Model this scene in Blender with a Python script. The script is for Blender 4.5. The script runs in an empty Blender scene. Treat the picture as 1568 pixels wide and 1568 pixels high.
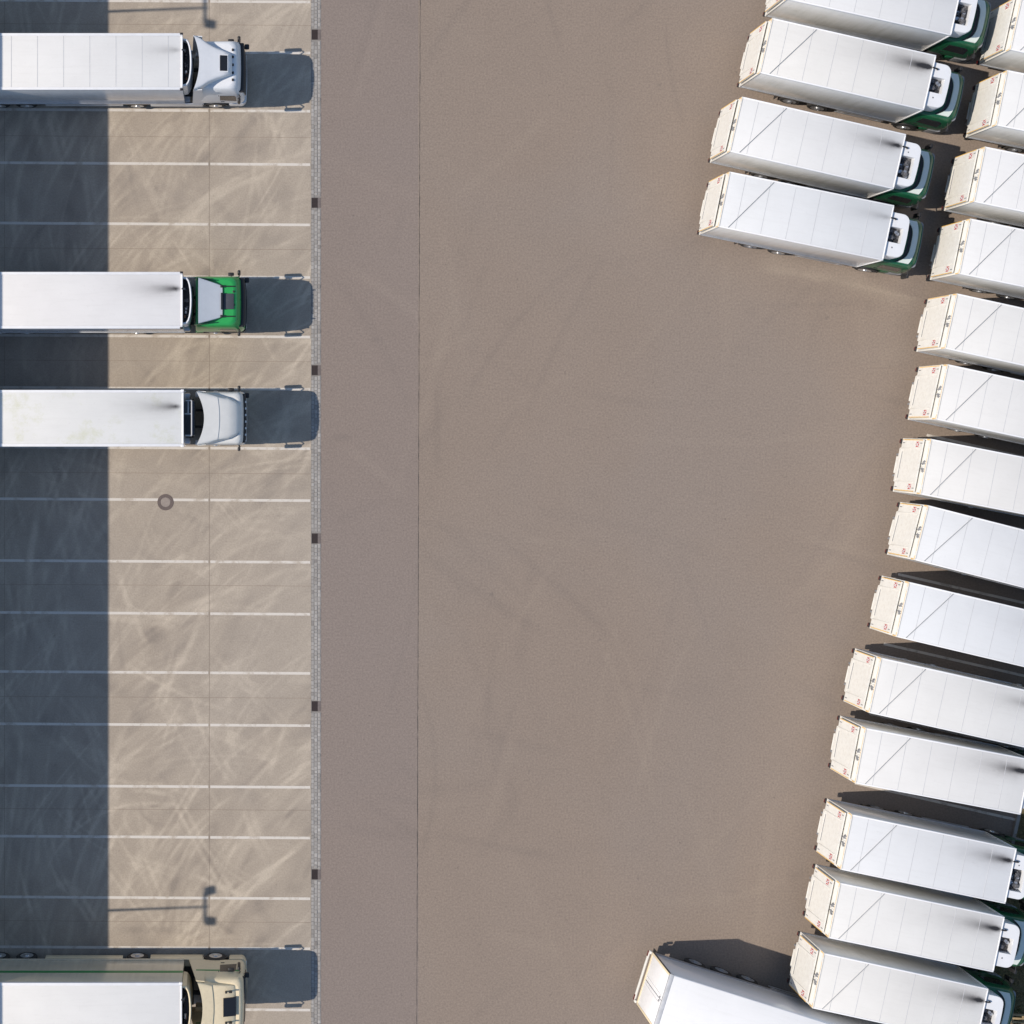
import bpy, bmesh, math, random
import numpy as np
from mathutils import Vector, Matrix

random.seed(7)
RNG = np.random.default_rng(11)
R = math.radians
SC = bpy.context.scene
COL = SC.collection

# ------------------------------------------------------------------ camera
CAM_H = 70.7                       # drone height above the yard
F_PX = 2274.0                      # focal length in pixels of a 1568 px frame
NX, NY = 370.0, 650.0              # the point straight below the drone
K0 = F_PX / CAM_H
cam_d = bpy.data.cameras.new('camera')
cam = bpy.data.objects.new('camera', cam_d)
COL.objects.link(cam)
cam.location = (0, 0, CAM_H)
cam.rotation_euler = (0, 0, 0)
cam_d.sensor_width = 36.0
cam_d.sensor_fit = 'HORIZONTAL'
cam_d.lens = 36.0 * F_PX / 1568.0
cam_d.shift_x = (784.0 - NX) / 1568.0
cam_d.shift_y = -(784.0 - NY) / 1568.0
cam_d.clip_start = 0.5
cam_d.clip_end = 2000.0
SC.camera = cam

# ------------------------------------------------------------------ sky, sun, exposure
SUN_DIR = Vector((1.11, 0.0425, -1.0)).normalized()      # the way the light travels
elev = math.asin(-SUN_DIR.z)
world = bpy.data.worlds.new('World')
SC.world = world
world.use_nodes = True
wn = world.node_tree
bg = wn.nodes['Background']
sky = wn.nodes.new('ShaderNodeTexSky')
sky.sky_type = 'NISHITA'
sky.sun_disc = False
sky.sun_elevation = elev
sky.sun_rotation = math.atan2(-SUN_DIR.x, -SUN_DIR.y)
sky.air_density = 1.0
sky.dust_density = 0.4
sky.ozone_density = 1.0
wn.links.new(sky.outputs[0], bg.inputs['Color'])
bg.inputs['Strength'].default_value = 0.118
sun_d = bpy.data.lights.new('sun', 'SUN')
sun_d.energy = 4.0
sun_d.angle = R(0.5)
sun_d.color = (1.0, 0.905, 0.80)
sun = bpy.data.objects.new('sun', sun_d)
COL.objects.link(sun)
sun.location = (-60, -5, 80)
sun.rotation_euler = SUN_DIR.to_track_quat('-Z', 'Y').to_euler()
SC.view_settings.view_transform = 'Standard'
SC.view_settings.look = 'None'
SC.view_settings.exposure = 0.12
SC.view_settings.gamma = 1.0
SC.view_settings.use_curve_mapping = False
SC.cycles.max_bounces = 6
SC.cycles.diffuse_bounces = 4
SC.cycles.use_adaptive_sampling = True

def gx(px): return (px - NX) / K0
def gy(py): return (NY - py) / K0
def at(px, py, z=0.0):
    k = F_PX / (CAM_H - z)
    return (px - NX) / k, (NY - py) / k

# ------------------------------------------------------------------ materials
def nd(nt, t, **kw):
    n = nt.nodes.new(t)
    for k, v in kw.items():
        if k in n.inputs: n.inputs[k].default_value = v
        else: setattr(n, k, v)
    return n

def mth(nt, op, a, b=None, c=None, clamp=False):
    n = nt.nodes.new('ShaderNodeMath'); n.operation = op; n.use_clamp = clamp
    for i, v in enumerate((a, b, c)):
        if v is None: continue
        if hasattr(v, 'links'): nt.links.new(v, n.inputs[i])
        else: n.inputs[i].default_value = v
    return n.outputs[0]

def mixc(nt, fac, a, b, mode='MIX'):
    n = nt.nodes.new('ShaderNodeMix'); n.data_type = 'RGBA'; n.blend_type = mode
    for sock, v in ((n.inputs[0], fac), (n.inputs[6], a), (n.inputs[7], b)):
        if hasattr(v, 'links'): nt.links.new(v, sock)
        elif isinstance(v, (int, float)): sock.default_value = v
        else: sock.default_value = (*v[:3], 1)
    return n.outputs[2]

def ramp(nt, fac, lo, hi):
    n = nt.nodes.new('ShaderNodeMapRange'); n.clamp = True
    nt.links.new(fac, n.inputs[0]); n.inputs[1].default_value = lo; n.inputs[2].default_value = hi
    return n.outputs[0]

def noise(nt, vec, scale, detail=4, rough=0.6, dist=0.0):
    n = nt.nodes.new('ShaderNodeTexNoise'); n.noise_dimensions = '3D'
    n.inputs['Scale'].default_value = scale; n.inputs['Detail'].default_value = detail
    n.inputs['Roughness'].default_value = rough; n.inputs['Distortion'].default_value = dist
    nt.links.new(vec, n.inputs['Vector'])
    return n.outputs['Fac']

def scaled(nt, vec, s):
    n = nt.nodes.new('ShaderNodeVectorMath'); n.operation = 'MULTIPLY'
    nt.links.new(vec, n.inputs[0]); n.inputs[1].default_value = s
    return n.outputs[0]

def new_mat(name):
    m = bpy.data.materials.new(name); m.use_nodes = True
    nt = m.node_tree
    return m, nt, nt.nodes['Principled BSDF'], nt.nodes.new('ShaderNodeTexCoord')

def plain(name, col, rough=0.5, metal=0.0, var=0.12, scale=3.0, spec=0.5, coat=0.0, dirt=None):
    """paint, rubber, metal ... with a little unevenness of tone and gloss"""
    m, nt, b, tc = new_mat(name)
    v = tc.outputs['Object']
    n1 = noise(nt, v, scale, 5, 0.65)
    f = ramp(nt, n1, 0.3, 0.7)
    dk = [c * (1 - var) for c in col]; lt = [min(1, c * (1 + var * 0.6)) for c in col]
    c = mixc(nt, f, dk, lt)
    if dirt:
        n2 = noise(nt, v, scale * 2.7, 6, 0.7)
        c = mixc(nt, mth(nt, 'MULTIPLY', ramp(nt, n2, 0.48, 0.75), dirt[1]), c, dirt[0])
    nt.links.new(c, b.inputs['Base Color'])
    r = mth(nt, 'ADD', mth(nt, 'MULTIPLY', n1, 0.2), rough - 0.1)
    nt.links.new(r, b.inputs['Roughness'])
    b.inputs['Metallic'].default_value = metal
    b.inputs['Specular IOR Level'].default_value = spec
    if coat: b.inputs['Coat Weight'].default_value = coat
    return m

def attr_obj(nt, name):
    n = nt.nodes.new('ShaderNodeAttribute'); n.attribute_type = 'OBJECT'; n.attribute_name = name
    return n

def roof_mat(name, base, soot_y, front_x, moss=False):
    """white roof sheet: tone from the object's 'tint', exhaust soot from its 'soot'"""
    m, nt, b, tc = new_mat(name)
    v = tc.outputs['Object']
    sep = nt.nodes.new('ShaderNodeSeparateXYZ'); nt.links.new(v, sep.inputs[0])
    oi = nt.nodes.new('ShaderNodeObjectInfo')
    addv = nt.nodes.new('ShaderNodeVectorMath'); addv.operation = 'ADD'
    nt.links.new(v, addv.inputs[0]); nt.links.new(oi.outputs['Location'], addv.inputs[1])
    w = addv.outputs[0]
    n1 = noise(nt, w, 0.6, 4, 0.6)
    n2 = noise(nt, w, 6.0, 6, 0.7)
    n3 = noise(nt, scaled(nt, w, (0.5, 6.0, 1.0)), 1.0, 5, 0.7)
    c = mixc(nt, ramp(nt, n1, 0.35, 0.65), [x * 0.955 for x in base], base)
    c = mixc(nt, mth(nt, 'MULTIPLY', ramp(nt, n3, 0.5, 0.8), 0.14), c, (0.50, 0.48, 0.44))
    c = mixc(nt, mth(nt, 'MULTIPLY', ramp(nt, n2, 0.58, 0.8), 0.18), c, (0.42, 0.41, 0.39))
    if moss:
        n4 = noise(nt, w, 0.55, 5, 0.75)
        c = mixc(nt, mth(nt, 'MULTIPLY', ramp(nt, n4, 0.53, 0.70), 0.62), c, (0.58, 0.59, 0.40))
    c = mixc(nt, 1.0, c, attr_obj(nt, 'tint').outputs['Color'], 'MULTIPLY')
    # soot blown backwards from the exhaust of the cooling unit
    s = attr_obj(nt, 'soot').outputs['Fac']
    u = mth(nt, 'SUBTRACT', front_x, sep.outputs['X'])
    up = mth(nt, 'MAXIMUM', u, 0.0)
    wob = mth(nt, 'MULTIPLY', mth(nt, 'SUBTRACT', n2, 0.5), 0.10)
    dy = mth(nt, 'ADD', mth(nt, 'SUBTRACT', sep.outputs['Y'], soot_y), wob)
    def plume(w0, w1, length, rise):
        ww = mth(nt, 'MULTIPLY_ADD', up, w1, w0)
        q = mth(nt, 'DIVIDE', dy, ww)
        g = mth(nt, 'EXPONENT', mth(nt, 'MULTIPLY', mth(nt, 'MULTIPLY', q, q), -1.0))
        e = mth(nt, 'EXPONENT', mth(nt, 'MULTIPLY', up, -1.0 / length))
        r_ = ramp(nt, u, -0.02, rise)
        return mth(nt, 'MULTIPLY', mth(nt, 'MULTIPLY', g, e), r_)
    core = mth(nt, 'MULTIPLY', plume(0.085, 0.11, 0.75, 0.25), 2.3)
    halo = mth(nt, 'MULTIPLY', plume(0.30, 0.18, 1.6, 0.5), 0.8)
    n5 = ramp(nt, noise(nt, scaled(nt, w, (0.8, 3.0, 1.0)), 2.0, 5, 0.7), 0.2, 0.7)
    halo = mth(nt, 'MULTIPLY', halo, mth(nt, 'MULTIPLY_ADD', n5, 0.6, 0.5))
    c = mixc(nt, mth(nt, 'MULTIPLY', halo, s, clamp=True), c, (0.20, 0.165, 0.15))
    c = mixc(nt, mth(nt, 'MULTIPLY', core, s, clamp=True), c, (0.035, 0.032, 0.032))
    nt.links.new(c, b.inputs['Base Color'])
    nt.links.new(mth(nt, 'MULTIPLY_ADD', n2, 0.25, 0.38), b.inputs['Roughness'])
    bp = nt.nodes.new('ShaderNodeBump'); bp.inputs['Strength'].default_value = 0.06; bp.inputs['Distance'].default_value = 0.05
    nt.links.new(noise(nt, w, 1.7, 3, 0.5), bp.inputs['Height'])
    nt.links.new(bp.outputs[0], b.inputs['Normal'])
    return m

def side_mat(name, base, grime, amount=0.5, z0=1.0, z1=4.0):
    """painted side wall with road film that thickens downwards in vertical runs"""
    m, nt, b, tc = new_mat(name)
    v = tc.outputs['Object']
    sep = nt.nodes.new('ShaderNodeSeparateXYZ'); nt.links.new(v, sep.inputs[0])
    n1 = noise(nt, scaled(nt, v, (5.0, 1.0, 0.45)), 1.0, 5, 0.65)
    n2 = noise(nt, v, 0.8, 4, 0.6)
    low = ramp(nt, sep.outputs['Z'], z1, z0)
    f = mth(nt, 'MULTIPLY', mth(nt, 'ADD', mth(nt, 'MULTIPLY', low, 0.6), ramp(nt, n2, 0.35, 0.75)), ramp(nt, n1, 0.25, 0.7))
    c = mixc(nt, mth(nt, 'MULTIPLY', f, amount, clamp=True), base, grime)
    nt.links.new(c, b.inputs['Base Color'])
    b.inputs['Roughness'].default_value = 0.2
    b.inputs['Coat Weight'].default_value = 0.6; b.inputs['Coat Roughness'].default_value = 0.12
    return m

M = {}
M['roof'] = roof_mat('white_box_roof', (0.755, 0.75, 0.725), 0.68, 7.52)
M['roof_semi'] = roof_mat('white_trailer_roof', (0.82, 0.815, 0.79), 0.52, -2.86)
M['roof_moss'] = roof_mat('mossy_trailer_roof', (0.78, 0.78, 0.765), 0.52, -2.86, moss=True)
M['side'] = side_mat('grimy_white_side', (0.89, 0.885, 0.86), (0.52, 0.52, 0.45), 0.5)
M['side_semi'] = side_mat('trailer_side', (0.86, 0.87, 0.88), (0.55, 0.55, 0.55), 0.4)
M['side_cream'] = side_mat('cream_trailer_side', (0.70, 0.63, 0.48), (0.42, 0.37, 0.28), 0.45)
M['side_grey'] = side_mat('grey_trailer_side', (0.88, 0.90, 0.93), (0.70, 0.71, 0.74), 0.3)
M['rail'] = plain('white_rail', (0.86, 0.86, 0.86), 0.35, var=0.05)
M['seam'] = plain('roof_seam', (0.55, 0.56, 0.57), 0.55, var=0.15)
M['brace'] = plain('grey_cable', (0.36, 0.37, 0.38), 0.6, var=0.15)
M['cream'] = plain('cream_rear_paint', (0.76, 0.745, 0.695), 0.45, var=0.06, dirt=((0.45, 0.38, 0.28), 0.3))
M['tape'] = plain('amber_tape', (0.80, 0.50, 0.14), 0.4, var=0.15)
M['red'] = plain('red_marker', (0.50, 0.085, 0.075), 0.45, var=0.15)
M['white'] = plain('white_paint', (0.76, 0.775, 0.79), 0.32, var=0.04, coat=0.2)
M['offwhite'] = plain('off_white_paint', (0.70, 0.70, 0.67), 0.34, var=0.05, coat=0.2)
M['cabgreen'] = plain('dark_green_paint', (0.008, 0.105, 0.045), 0.35, var=0.2, scale=2.0, coat=0.25, dirt=((0.05, 0.09, 0.05), 0.4))
M['green'] = plain('bright_green_paint', (0.028, 0.35, 0.085), 0.3, var=0.06, coat=0.3)
M['sand'] = plain('sand_yellow_paint', (0.84, 0.71, 0.48), 0.35, var=0.05, coat=0.2, dirt=((0.4, 0.33, 0.2), 0.2))
M['stripe'] = plain('green_stripe', (0.045, 0.27, 0.08), 0.4, var=0.1)
M['black'] = plain('black_plastic', (0.022, 0.022, 0.024), 0.5, var=0.25)
M['rubber'] = plain('tyre_rubber', (0.028, 0.027, 0.027), 0.85, var=0.3, scale=8, dirt=((0.15, 0.13, 0.11), 0.5))
M['chassis'] = plain('chassis_steel', (0.035, 0.034, 0.034), 0.7, var=0.4, scale=6, dirt=((0.16, 0.13, 0.10), 0.5))
M['alu'] = plain('aluminium', (0.62, 0.63, 0.64), 0.35, metal=0.8, var=0.15)
M['greymetal'] = plain('grey_metal', (0.30, 0.31, 0.33), 0.45, metal=0.3, var=0.2)
M['glass'] = plain('dark_cab_glass', (0.018, 0.02, 0.024), 0.08, var=0.1, spec=0.6)
M['hatch'] = plain('smoked_hatch', (0.07, 0.075, 0.085), 0.25, var=0.1)
M['lens'] = plain('lamp_lens', (0.75, 0.75, 0.72), 0.15, var=0.05)
M['lensred'] = plain('red_lamp_lens', (0.12, 0.012, 0.012), 0.2, var=0.05)
M['machine'] = plain('cooling_machinery', (0.075, 0.075, 0.08), 0.6, var=0.8, scale=9, dirt=((0.42, 0.42, 0.44), 0.8))
M['rust'] = plain('rusty_steel', (0.24, 0.13, 0.08), 0.8, var=0.4, scale=6)
M['iron'] = plain('cast_iron', (0.032, 0.022, 0.022), 0.7, var=0.3, scale=12)
M['ironlight'] = plain('worn_cast_iron', (0.16, 0.135, 0.125), 0.7, var=0.2, scale=12)
M['palegreen'] = plain('pale_green_white', (0.66, 0.73, 0.68), 0.35, var=0.05)
M['pipe'] = plain('painted_pipe', (0.40, 0.41, 0.43), 0.5, var=0.15)
M['wood'] = plain('pallet_wood', (0.34, 0.25, 0.13), 0.8, var=0.3, scale=5)
M['facade'] = plain('facade_panel', (0.55, 0.56, 0.57), 0.5, var=0.05)
M['flatroof'] = plain('roof_felt', (0.28, 0.28, 0.28), 0.85, var=0.15)
M['galv'] = plain('galvanised_steel', (0.40, 0.41, 0.42), 0.45, metal=0.6, var=0.15)

def ground_mat(name, mid, light, dark, grain, grain_scale, patch=0.12, tinge=None):
    m, nt, b, tc = new_mat(name)
    v = tc.outputs['Object']
    a = nt.nodes.new('ShaderNodeAttribute'); a.attribute_name = 'wear'
    wv = a.outputs['Fac']
    c = mixc(nt, mth(nt, 'MULTIPLY', wv, 1.0, clamp=True), mid, light)
    c = mixc(nt, mth(nt, 'MULTIPLY', wv, -1.0, clamp=True), c, dark)
    n1 = noise(nt, v, 0.16, 5, 0.6)
    c = mixc(nt, mth(nt, 'MULTIPLY', ramp(nt, n1, 0.35, 0.68), patch), c, [x * 0.72 for x in mid])
    if tinge:
        n6 = noise(nt, v, 0.07, 3, 0.5, 0.6)
        c = mixc(nt, mth(nt, 'MULTIPLY', ramp(nt, n6, 0.42, 0.62), tinge[1]), c, tinge[0])
    n2 = noise(nt, v, 1.3, 5, 0.7)
    c = mixc(nt, mth(nt, 'MULTIPLY', ramp(nt, n2, 0.5, 0.75), patch * 1.1), c, [x * 0.78 for x in dark])
    n3 = noise(nt, v, grain_scale, 3, 0.75)
    g = ramp(nt, n3, 0.25, 0.75)
    c = mixc(nt, grain, c, mixc(nt, g, (0.15, 0.15, 0.15), (0.85, 0.85, 0.85)), 'OVERLAY')
    n4 = noise(nt, v, grain_scale * 0.35, 2, 0.6)
    c = mixc(nt, mth(nt, 'MULTIPLY', ramp(nt, n4, 0.70, 0.78), 0.35), c, [x * 0.45 for x in dark])
    nt.links.new(c, b.inputs['Base Color'])
    b.inputs['Roughness'].default_value = 0.9
    b.inputs['Specular IOR Level'].default_value = 0.25
    bp = nt.nodes.new('ShaderNodeBump'); bp.inputs['Strength'].default_value = 0.25; bp.inputs['Distance'].default_value = 0.01
    nt.links.new(n3, bp.inputs['Height']); nt.links.new(bp.outputs[0], b.inputs['Normal'])
    return m

M['concrete'] = ground_mat('pale_concrete', (0.372, 0.317, 0.255), (0.515, 0.445, 0.355), (0.238, 0.204, 0.172), 0.24, 13.0,
                           0.16, ((0.37, 0.325, 0.275), 0.5))
M['asphalt'] = ground_mat('bleached_asphalt', (0.264, 0.213, 0.173), (0.325, 0.268, 0.212), (0.19, 0.157, 0.134), 0.32, 11.0,
                          0.10, ((0.258, 0.218, 0.187), 0.5))
M['lane'] = ground_mat('asphalt_lane', (0.246, 0.202, 0.174), (0.30, 0.25, 0.21), (0.18, 0.152, 0.135), 0.31, 11.0,
                       0.08, ((0.240, 0.202, 0.180), 0.5))

# ------------------------------------------------------------------ mesh builder
class MB:
    def __init__(s): s.v = []; s.f = []; s.m = []
    def add(s, verts, faces, mat=0):
        o = len(s.v); s.v += [tuple(p) for p in verts]
        s.f += [tuple(i + o for i in f) for f in faces]; s.m += [mat] * len(faces)
    def box(s, x0, x1, y0, y1, z0, z1, mat=0, bev=0.0, rot=None, about=None):
        x0, x1 = sorted((x0, x1)); y0, y1 = sorted((y0, y1)); z0, z1 = sorted((z0, z1))
        bev = min(bev, 0.45 * min(x1 - x0, y1 - y0, z1 - z0))
        if bev <= 0:
            vs = [(x, y, z) for z in (z0, z1) for y in (y0, y1) for x in (x0, x1)]
            fs = [(0, 2, 3, 1), (4, 5, 7, 6), (0, 1, 5, 4), (2, 6, 7, 3), (0, 4, 6, 2), (1, 3, 7, 5)]
        else:
            bm = bmesh.new()
            bmesh.ops.create_cube(bm, size=1.0, matrix=Matrix.Translation(((x0 + x1) / 2, (y0 + y1) / 2, (z0 + z1) / 2)) @ Matrix.Diagonal((x1 - x0, y1 - y0, z1 - z0, 1)))
            bmesh.ops.bevel(bm, geom=bm.edges[:], offset=bev, segments=2, affect='EDGES', profile=0.5)
            bm.verts.index_update()
            vs = [v.co.copy() for v in bm.verts]; fs = [tuple(v.index for v in f.verts) for f in bm.faces]
            bm.free()
        if rot is not None:
            c = Vector(about if about else ((x0 + x1) / 2, (y0 + y1) / 2, (z0 + z1) / 2))
            vs = [c + rot @ (Vector(p) - c) for p in vs]
        s.add(vs, fs, mat)
    def loft(s, loops, mat=0, cap0=True, cap1=True, capmat=None):
        n = len(loops[0]); vs = [p for l in loops for p in l]; fs = []
        for i in range(len(loops) - 1):
            for j in range(n):
                k = (j + 1) % n
                fs.append((i * n + j, i * n + k, (i + 1) * n + k, (i + 1) * n + j))
        s.add(vs, fs, mat)
        cm = mat if capmat is None else capmat
        if cap0: s.add(loops[0], [tuple(reversed(range(n)))], cm)
        if cap1: s.add(loops[-1], [tuple(range(n))], cm)
    def cyl(s, p0, p1, r0, r1=None, n=16, mat=0, cap=True):
        r1 = r0 if r1 is None else r1
        p0 = Vector(p0); p1 = Vector(p1); d = (p1 - p0).normalized()
        a = d.orthogonal().normalized(); b = d.cross(a)
        l = [[c + r * (math.cos(t) * a + math.sin(t) * b) for t in (2 * math.pi * i / n for i in range(n))] for c, r in ((p0, r0), (p1, r1))]
        s.loft(l, mat, cap, cap)
    def tube(s, pts, r, n=8, mat=0):
        for a, b in zip(pts[:-1], pts[1:]): s.cyl(a, b, r, n=n, mat=mat)
    def prism(s, poly, z0, z1, mat=0):
        s.loft([[(x, y, z0) for x, y in poly], [(x, y, z1) for x, y in poly]], mat)
    def build(s, name, mats, parent=None, smooth=True, angle=35):
        me = bpy.data.meshes.new(name)
        me.from_pydata(s.v, [], s.f)
        for m in mats: me.materials.append(M[m] if isinstance(m, str) else m)
        me.polygons.foreach_set('material_index', s.m)
        bm = bmesh.new(); bm.from_mesh(me)
        bmesh.ops.recalc_face_normals(bm, faces=bm.faces[:])
        bm.to_mesh(me); bm.free()
        if smooth:
            me.polygons.foreach_set('use_smooth', [True] * len(me.polygons))
            me.set_sharp_from_angle(angle=R(angle))
        me.update()
        o = bpy.data.objects.new(name, me); COL.objects.link(o)
        if parent: o.parent = parent
        return o

def tag(o, label, cat, group=None, kind=None):
    o['label'] = label; o['category'] = cat
    if group: o['group'] = group
    if kind: o['kind'] = kind
    return o

def empty(name, loc, rz=0.0):
    o = bpy.data.objects.new(name, None); COL.objects.link(o)
    o.location = loc; o.rotation_euler = (0, 0, rz); o.empty_display_size = 0.5
    return o

def copy_tree(o, parent=None):
    c = o.copy(); COL.objects.link(c)
    if parent: c.parent = parent
    for ch in [x for x in o.children]: copy_tree(ch, c)
    return c

def rr(x0, x1, hw, rf, rb, z, n=5, bow=0.0):
    """plan outline of a cab at height z: front corners radius rf, rear rb, front bowed out by bow"""
    pts = []
    for cx, cy, r, a0 in ((x1 - rf, hw - rf, rf, 0), (x0 + rb, hw - rb, rb, 90), (x0 + rb, -hw + rb, rb, 180), (x1 - rf, -hw + rf, rf, 270)):
        for i in range(n):
            a = R(a0 + 90 * i / (n - 1))
            pts.append((cx + r * math.cos(a), cy + r * math.sin(a), z))
        if a0 == 270: pass
    out = []
    for x, y, zz in pts:
        t = max(0.0, (x - (x0 + x1) / 2) / ((x1 - x0) / 2))
        out.append((x + bow * t * (1 - (y / hw) ** 2), y, zz))
    # two extra points across the front so that the bow shows
    f = []
    for y in (-hw * 0.6, -hw * 0.3, 0, hw * 0.3, hw * 0.6):
        if abs(y) < hw - rf: f.append((x1 + bow * (1 - (y / hw) ** 2), y, z))
        else: f.append((x1 + bow * (1 - (y / hw) ** 2), math.copysign(hw - rf, y) * 0.999, z))
    return out + f

def wheel(parent, x, y, r=0.5, w=0.3, rim='alu', dual=False):
    """tyre standing on the ground with a dished rim on its outer face"""
    sgn = 1 if y > 0 else -1
    b = MB()
    prof = [(r * 0.60, 0.0), (r * 0.90, 0.0), (r, 0.04), (r, w - 0.04), (r * 0.90, w), (r * 0.60, w)]
    def ring(rad, d):
        return [(x + rad * math.cos(t), y - sgn * d, r + rad * math.sin(t)) for t in (2 * math.pi * i / 28 for i in range(28))]
    b.loft([ring(a, d) for a, d in prof], 0, True, True)
    if dual:
        b.loft([ring(a, d + w + 0.04) for a, d in prof], 0, True, True)
    o = b.build('wheel', ['rubber'], parent)
    q = MB()
    q.loft([ring(r * 0.62, -0.012), ring(r * 0.56, -0.02), ring(r * 0.46, 0.10 if dual else 0.02), ring(r * 0.26, 0.09 if dual else -0.01),
            ring(r * 0.24, -0.05), ring(r * 0.1, -0.07)], 0, True, True)
    q.build('rim', [rim], o)
    return o

def side_plate(b, poly, yz, sgn, t=0.012, mat=0):
    """a plate lying on a cab side whose half width is yz(z); poly is in (x, z)"""
    n = len(poly)
    outer = [(x, sgn * (yz(z) + t), z) for x, z in poly]
    inner = [(x, sgn * (yz(z) - 0.02), z) for x, z in poly]
    b.loft([inner, outer], mat)

# ------------------------------------------------------------------ the yard
def grid_sheet(name, x0, x1, y0, y1, cell, mat, wear, z=0.0, xfun=None):
    nx = int(round((x1 - x0) / cell)) + 1; ny = int(round((y1 - y0) / cell)) + 1
    X, Y = np.meshgrid(np.linspace(x0, x1, nx), np.linspace(y0, y1, ny))
    W = wear(X, Y).astype(np.float32)
    co = np.stack([X, Y, np.full_like(X, z)], -1).reshape(-1, 3).astype(np.float32)
    idx = np.arange(nx * ny).reshape(ny, nx)
    q = np.stack([idx[:-1, :-1], idx[:-1, 1:], idx[1:, 1:], idx[1:, :-1]], -1).reshape(-1, 4)
    me = bpy.data.meshes.new(name)
    me.vertices.add(len(co)); me.vertices.foreach_set('co', co.ravel())
    me.loops.add(q.size); me.loops.foreach_set('vertex_index', q.ravel().astype(np.int32))
    me.polygons.add(len(q)); me.polygons.foreach_set('loop_start', np.arange(0, q.size, 4, dtype=np.int32))
    me.update(calc_edges=True)
    a = me.attributes.new('wear', 'FLOAT', 'POINT'); a.data.foreach_set('value', W.ravel())
    me.materials.append(M[mat])
    o = bpy.data.objects.new(name, me); COL.objects.link(o)
    return o

def arc_mark(W, X, Y, px, py, head, curv, length, width, amp):
    """add a curved tyre mark to W: starts at px,py with heading head (rad)"""
    cell = X[0, 1] - X[0, 0]
    n = max(6, int(length / 0.25))
    s = np.linspace(0, length, n)
    h = head + curv * s
    xs = px + np.concatenate([[0], np.cumsum(np.cos(h[:-1]) * np.diff(s))])
    ys = py + np.concatenate([[0], np.cumsum(np.sin(h[:-1]) * np.diff(s))])
    for i in range(n - 1):
        ax, ay, bx, by = xs[i], ys[i], xs[i + 1], ys[i + 1]
        m = width * 2.5
        i0 = int((min(ax, bx) - m - X[0, 0]) / cell); i1 = int((max(ax, bx) + m - X[0, 0]) / cell) + 2
        j0 = int((min(ay, by) - m - Y[0, 0]) / cell); j1 = int((max(ay, by) + m - Y[0, 0]) / cell) + 2
        i0 = max(i0, 0); j0 = max(j0, 0); i1 = min(i1, X.shape[1]); j1 = min(j1, X.shape[0])
        if i0 >= i1 or j0 >= j1: continue
        sx = X[j0:j1, i0:i1]; sy = Y[j0:j1, i0:i1]
        dx, dy = bx - ax, by - ay; L = math.hypot(dx, dy)
        t = ((sx - ax) * dx + (sy - ay) * dy) / (L * L)
        d = np.abs((sx - ax) * dy - (sy - ay) * dx) / L
        inside = (t >= 0) & (t < 1)
        along = (i + np.clip(t, 0, 1)) / (n - 1)
        fade = np.clip(np.minimum(along, 1 - along) * 5, 0, 1)
        W[j0:j1, i0:i1] += np.where(inside, amp * fade / (1 + np.exp((d - width / 2) / (width * 0.13))), 0)

def apron_wear(X, Y):
    W = np.zeros_like(X)
    for k in range(1500):
        px = RNG.uniform(-17, 3.2); py = RNG.uniform(-30, 21)
        u = RNG.random()
        if u < 0.72: h = R(RNG.uniform(32, 80))
        elif u < 0.84: h = R(RNG.uniform(98, 140))
        elif u < 0.95: h = R(RNG.uniform(5, 35))
        else: h = R(RNG.uniform(140, 175))
        if px < -7: h = R(RNG.uniform(60, 125))
        L = RNG.uniform(1.5, 7.0); c = RNG.normal(-0.05, 0.08)
        if RNG.random() < 0.66:
            w = RNG.uniform(0.09, 0.30); a = RNG.uniform(0.15, 0.75)
        else:
            w = RNG.uniform(0.18, 0.55); a = -RNG.uniform(0.12, 0.55); L *= 0.6
        arc_mark(W, X, Y, px, py, h, c, L, w, a)
        if RNG.random() < 0.45:
            arc_mark(W, X, Y, px + 0.36 * math.sin(h), py - 0.36 * math.cos(h), h, c, L * RNG.uniform(0.7, 1.0), w, a * 0.8)
    for k in range(150):
        px = RNG.uniform(-16.5, 3.2); py = RNG.uniform(-30, 21)
        a = RNG.uniform(0.5, 1.3); sx, sy = RNG.uniform(.15, .7), RNG.uniform(.12, .5)
        c_, s_ = math.cos(a), math.sin(a)
        u = (X - px) * c_ + (Y - py) * s_; v = -(X - px) * s_ + (Y - py) * c_
        W -= RNG.uniform(0.06, 0.24) * np.exp(-(u / sx) ** 2 - (v / sy) ** 2)
    # turning circles scrubbed into one bay
    for k in range(7):
        arc_mark(W, X, Y, gx(205) + RNG.normal(0, 0.3), gy(1215) + RNG.normal(0, 0.3), R(RNG.uniform(0, 360)), 1.0 / RNG.uniform(0.6, 1.3), RNG.uniform(2, 4), 0.18, RNG.choice([-0.4, 0.5]))
    W *= 0.72 + 0.28 * np.sin(X * 3.1 + Y * 1.3) * np.sin(Y * 2.2 - X * 0.7)
    # slabs poured at different times differ a little in tone
    slab = np.floor((Y - gy(1413)) / 5.33)
    tone = np.array([0.05, 0.0, 0.03, -0.02, -0.04, -0.02, -0.05, 0.0, -0.03, 0.0, 0.0, 0.0])
    W += tone[np.clip(slab + 2, 0, 11).astype(int)] + np.where(X > gx(320), 0.05, 0.0)
    return np.clip(W, -0.75, 1)

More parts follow.
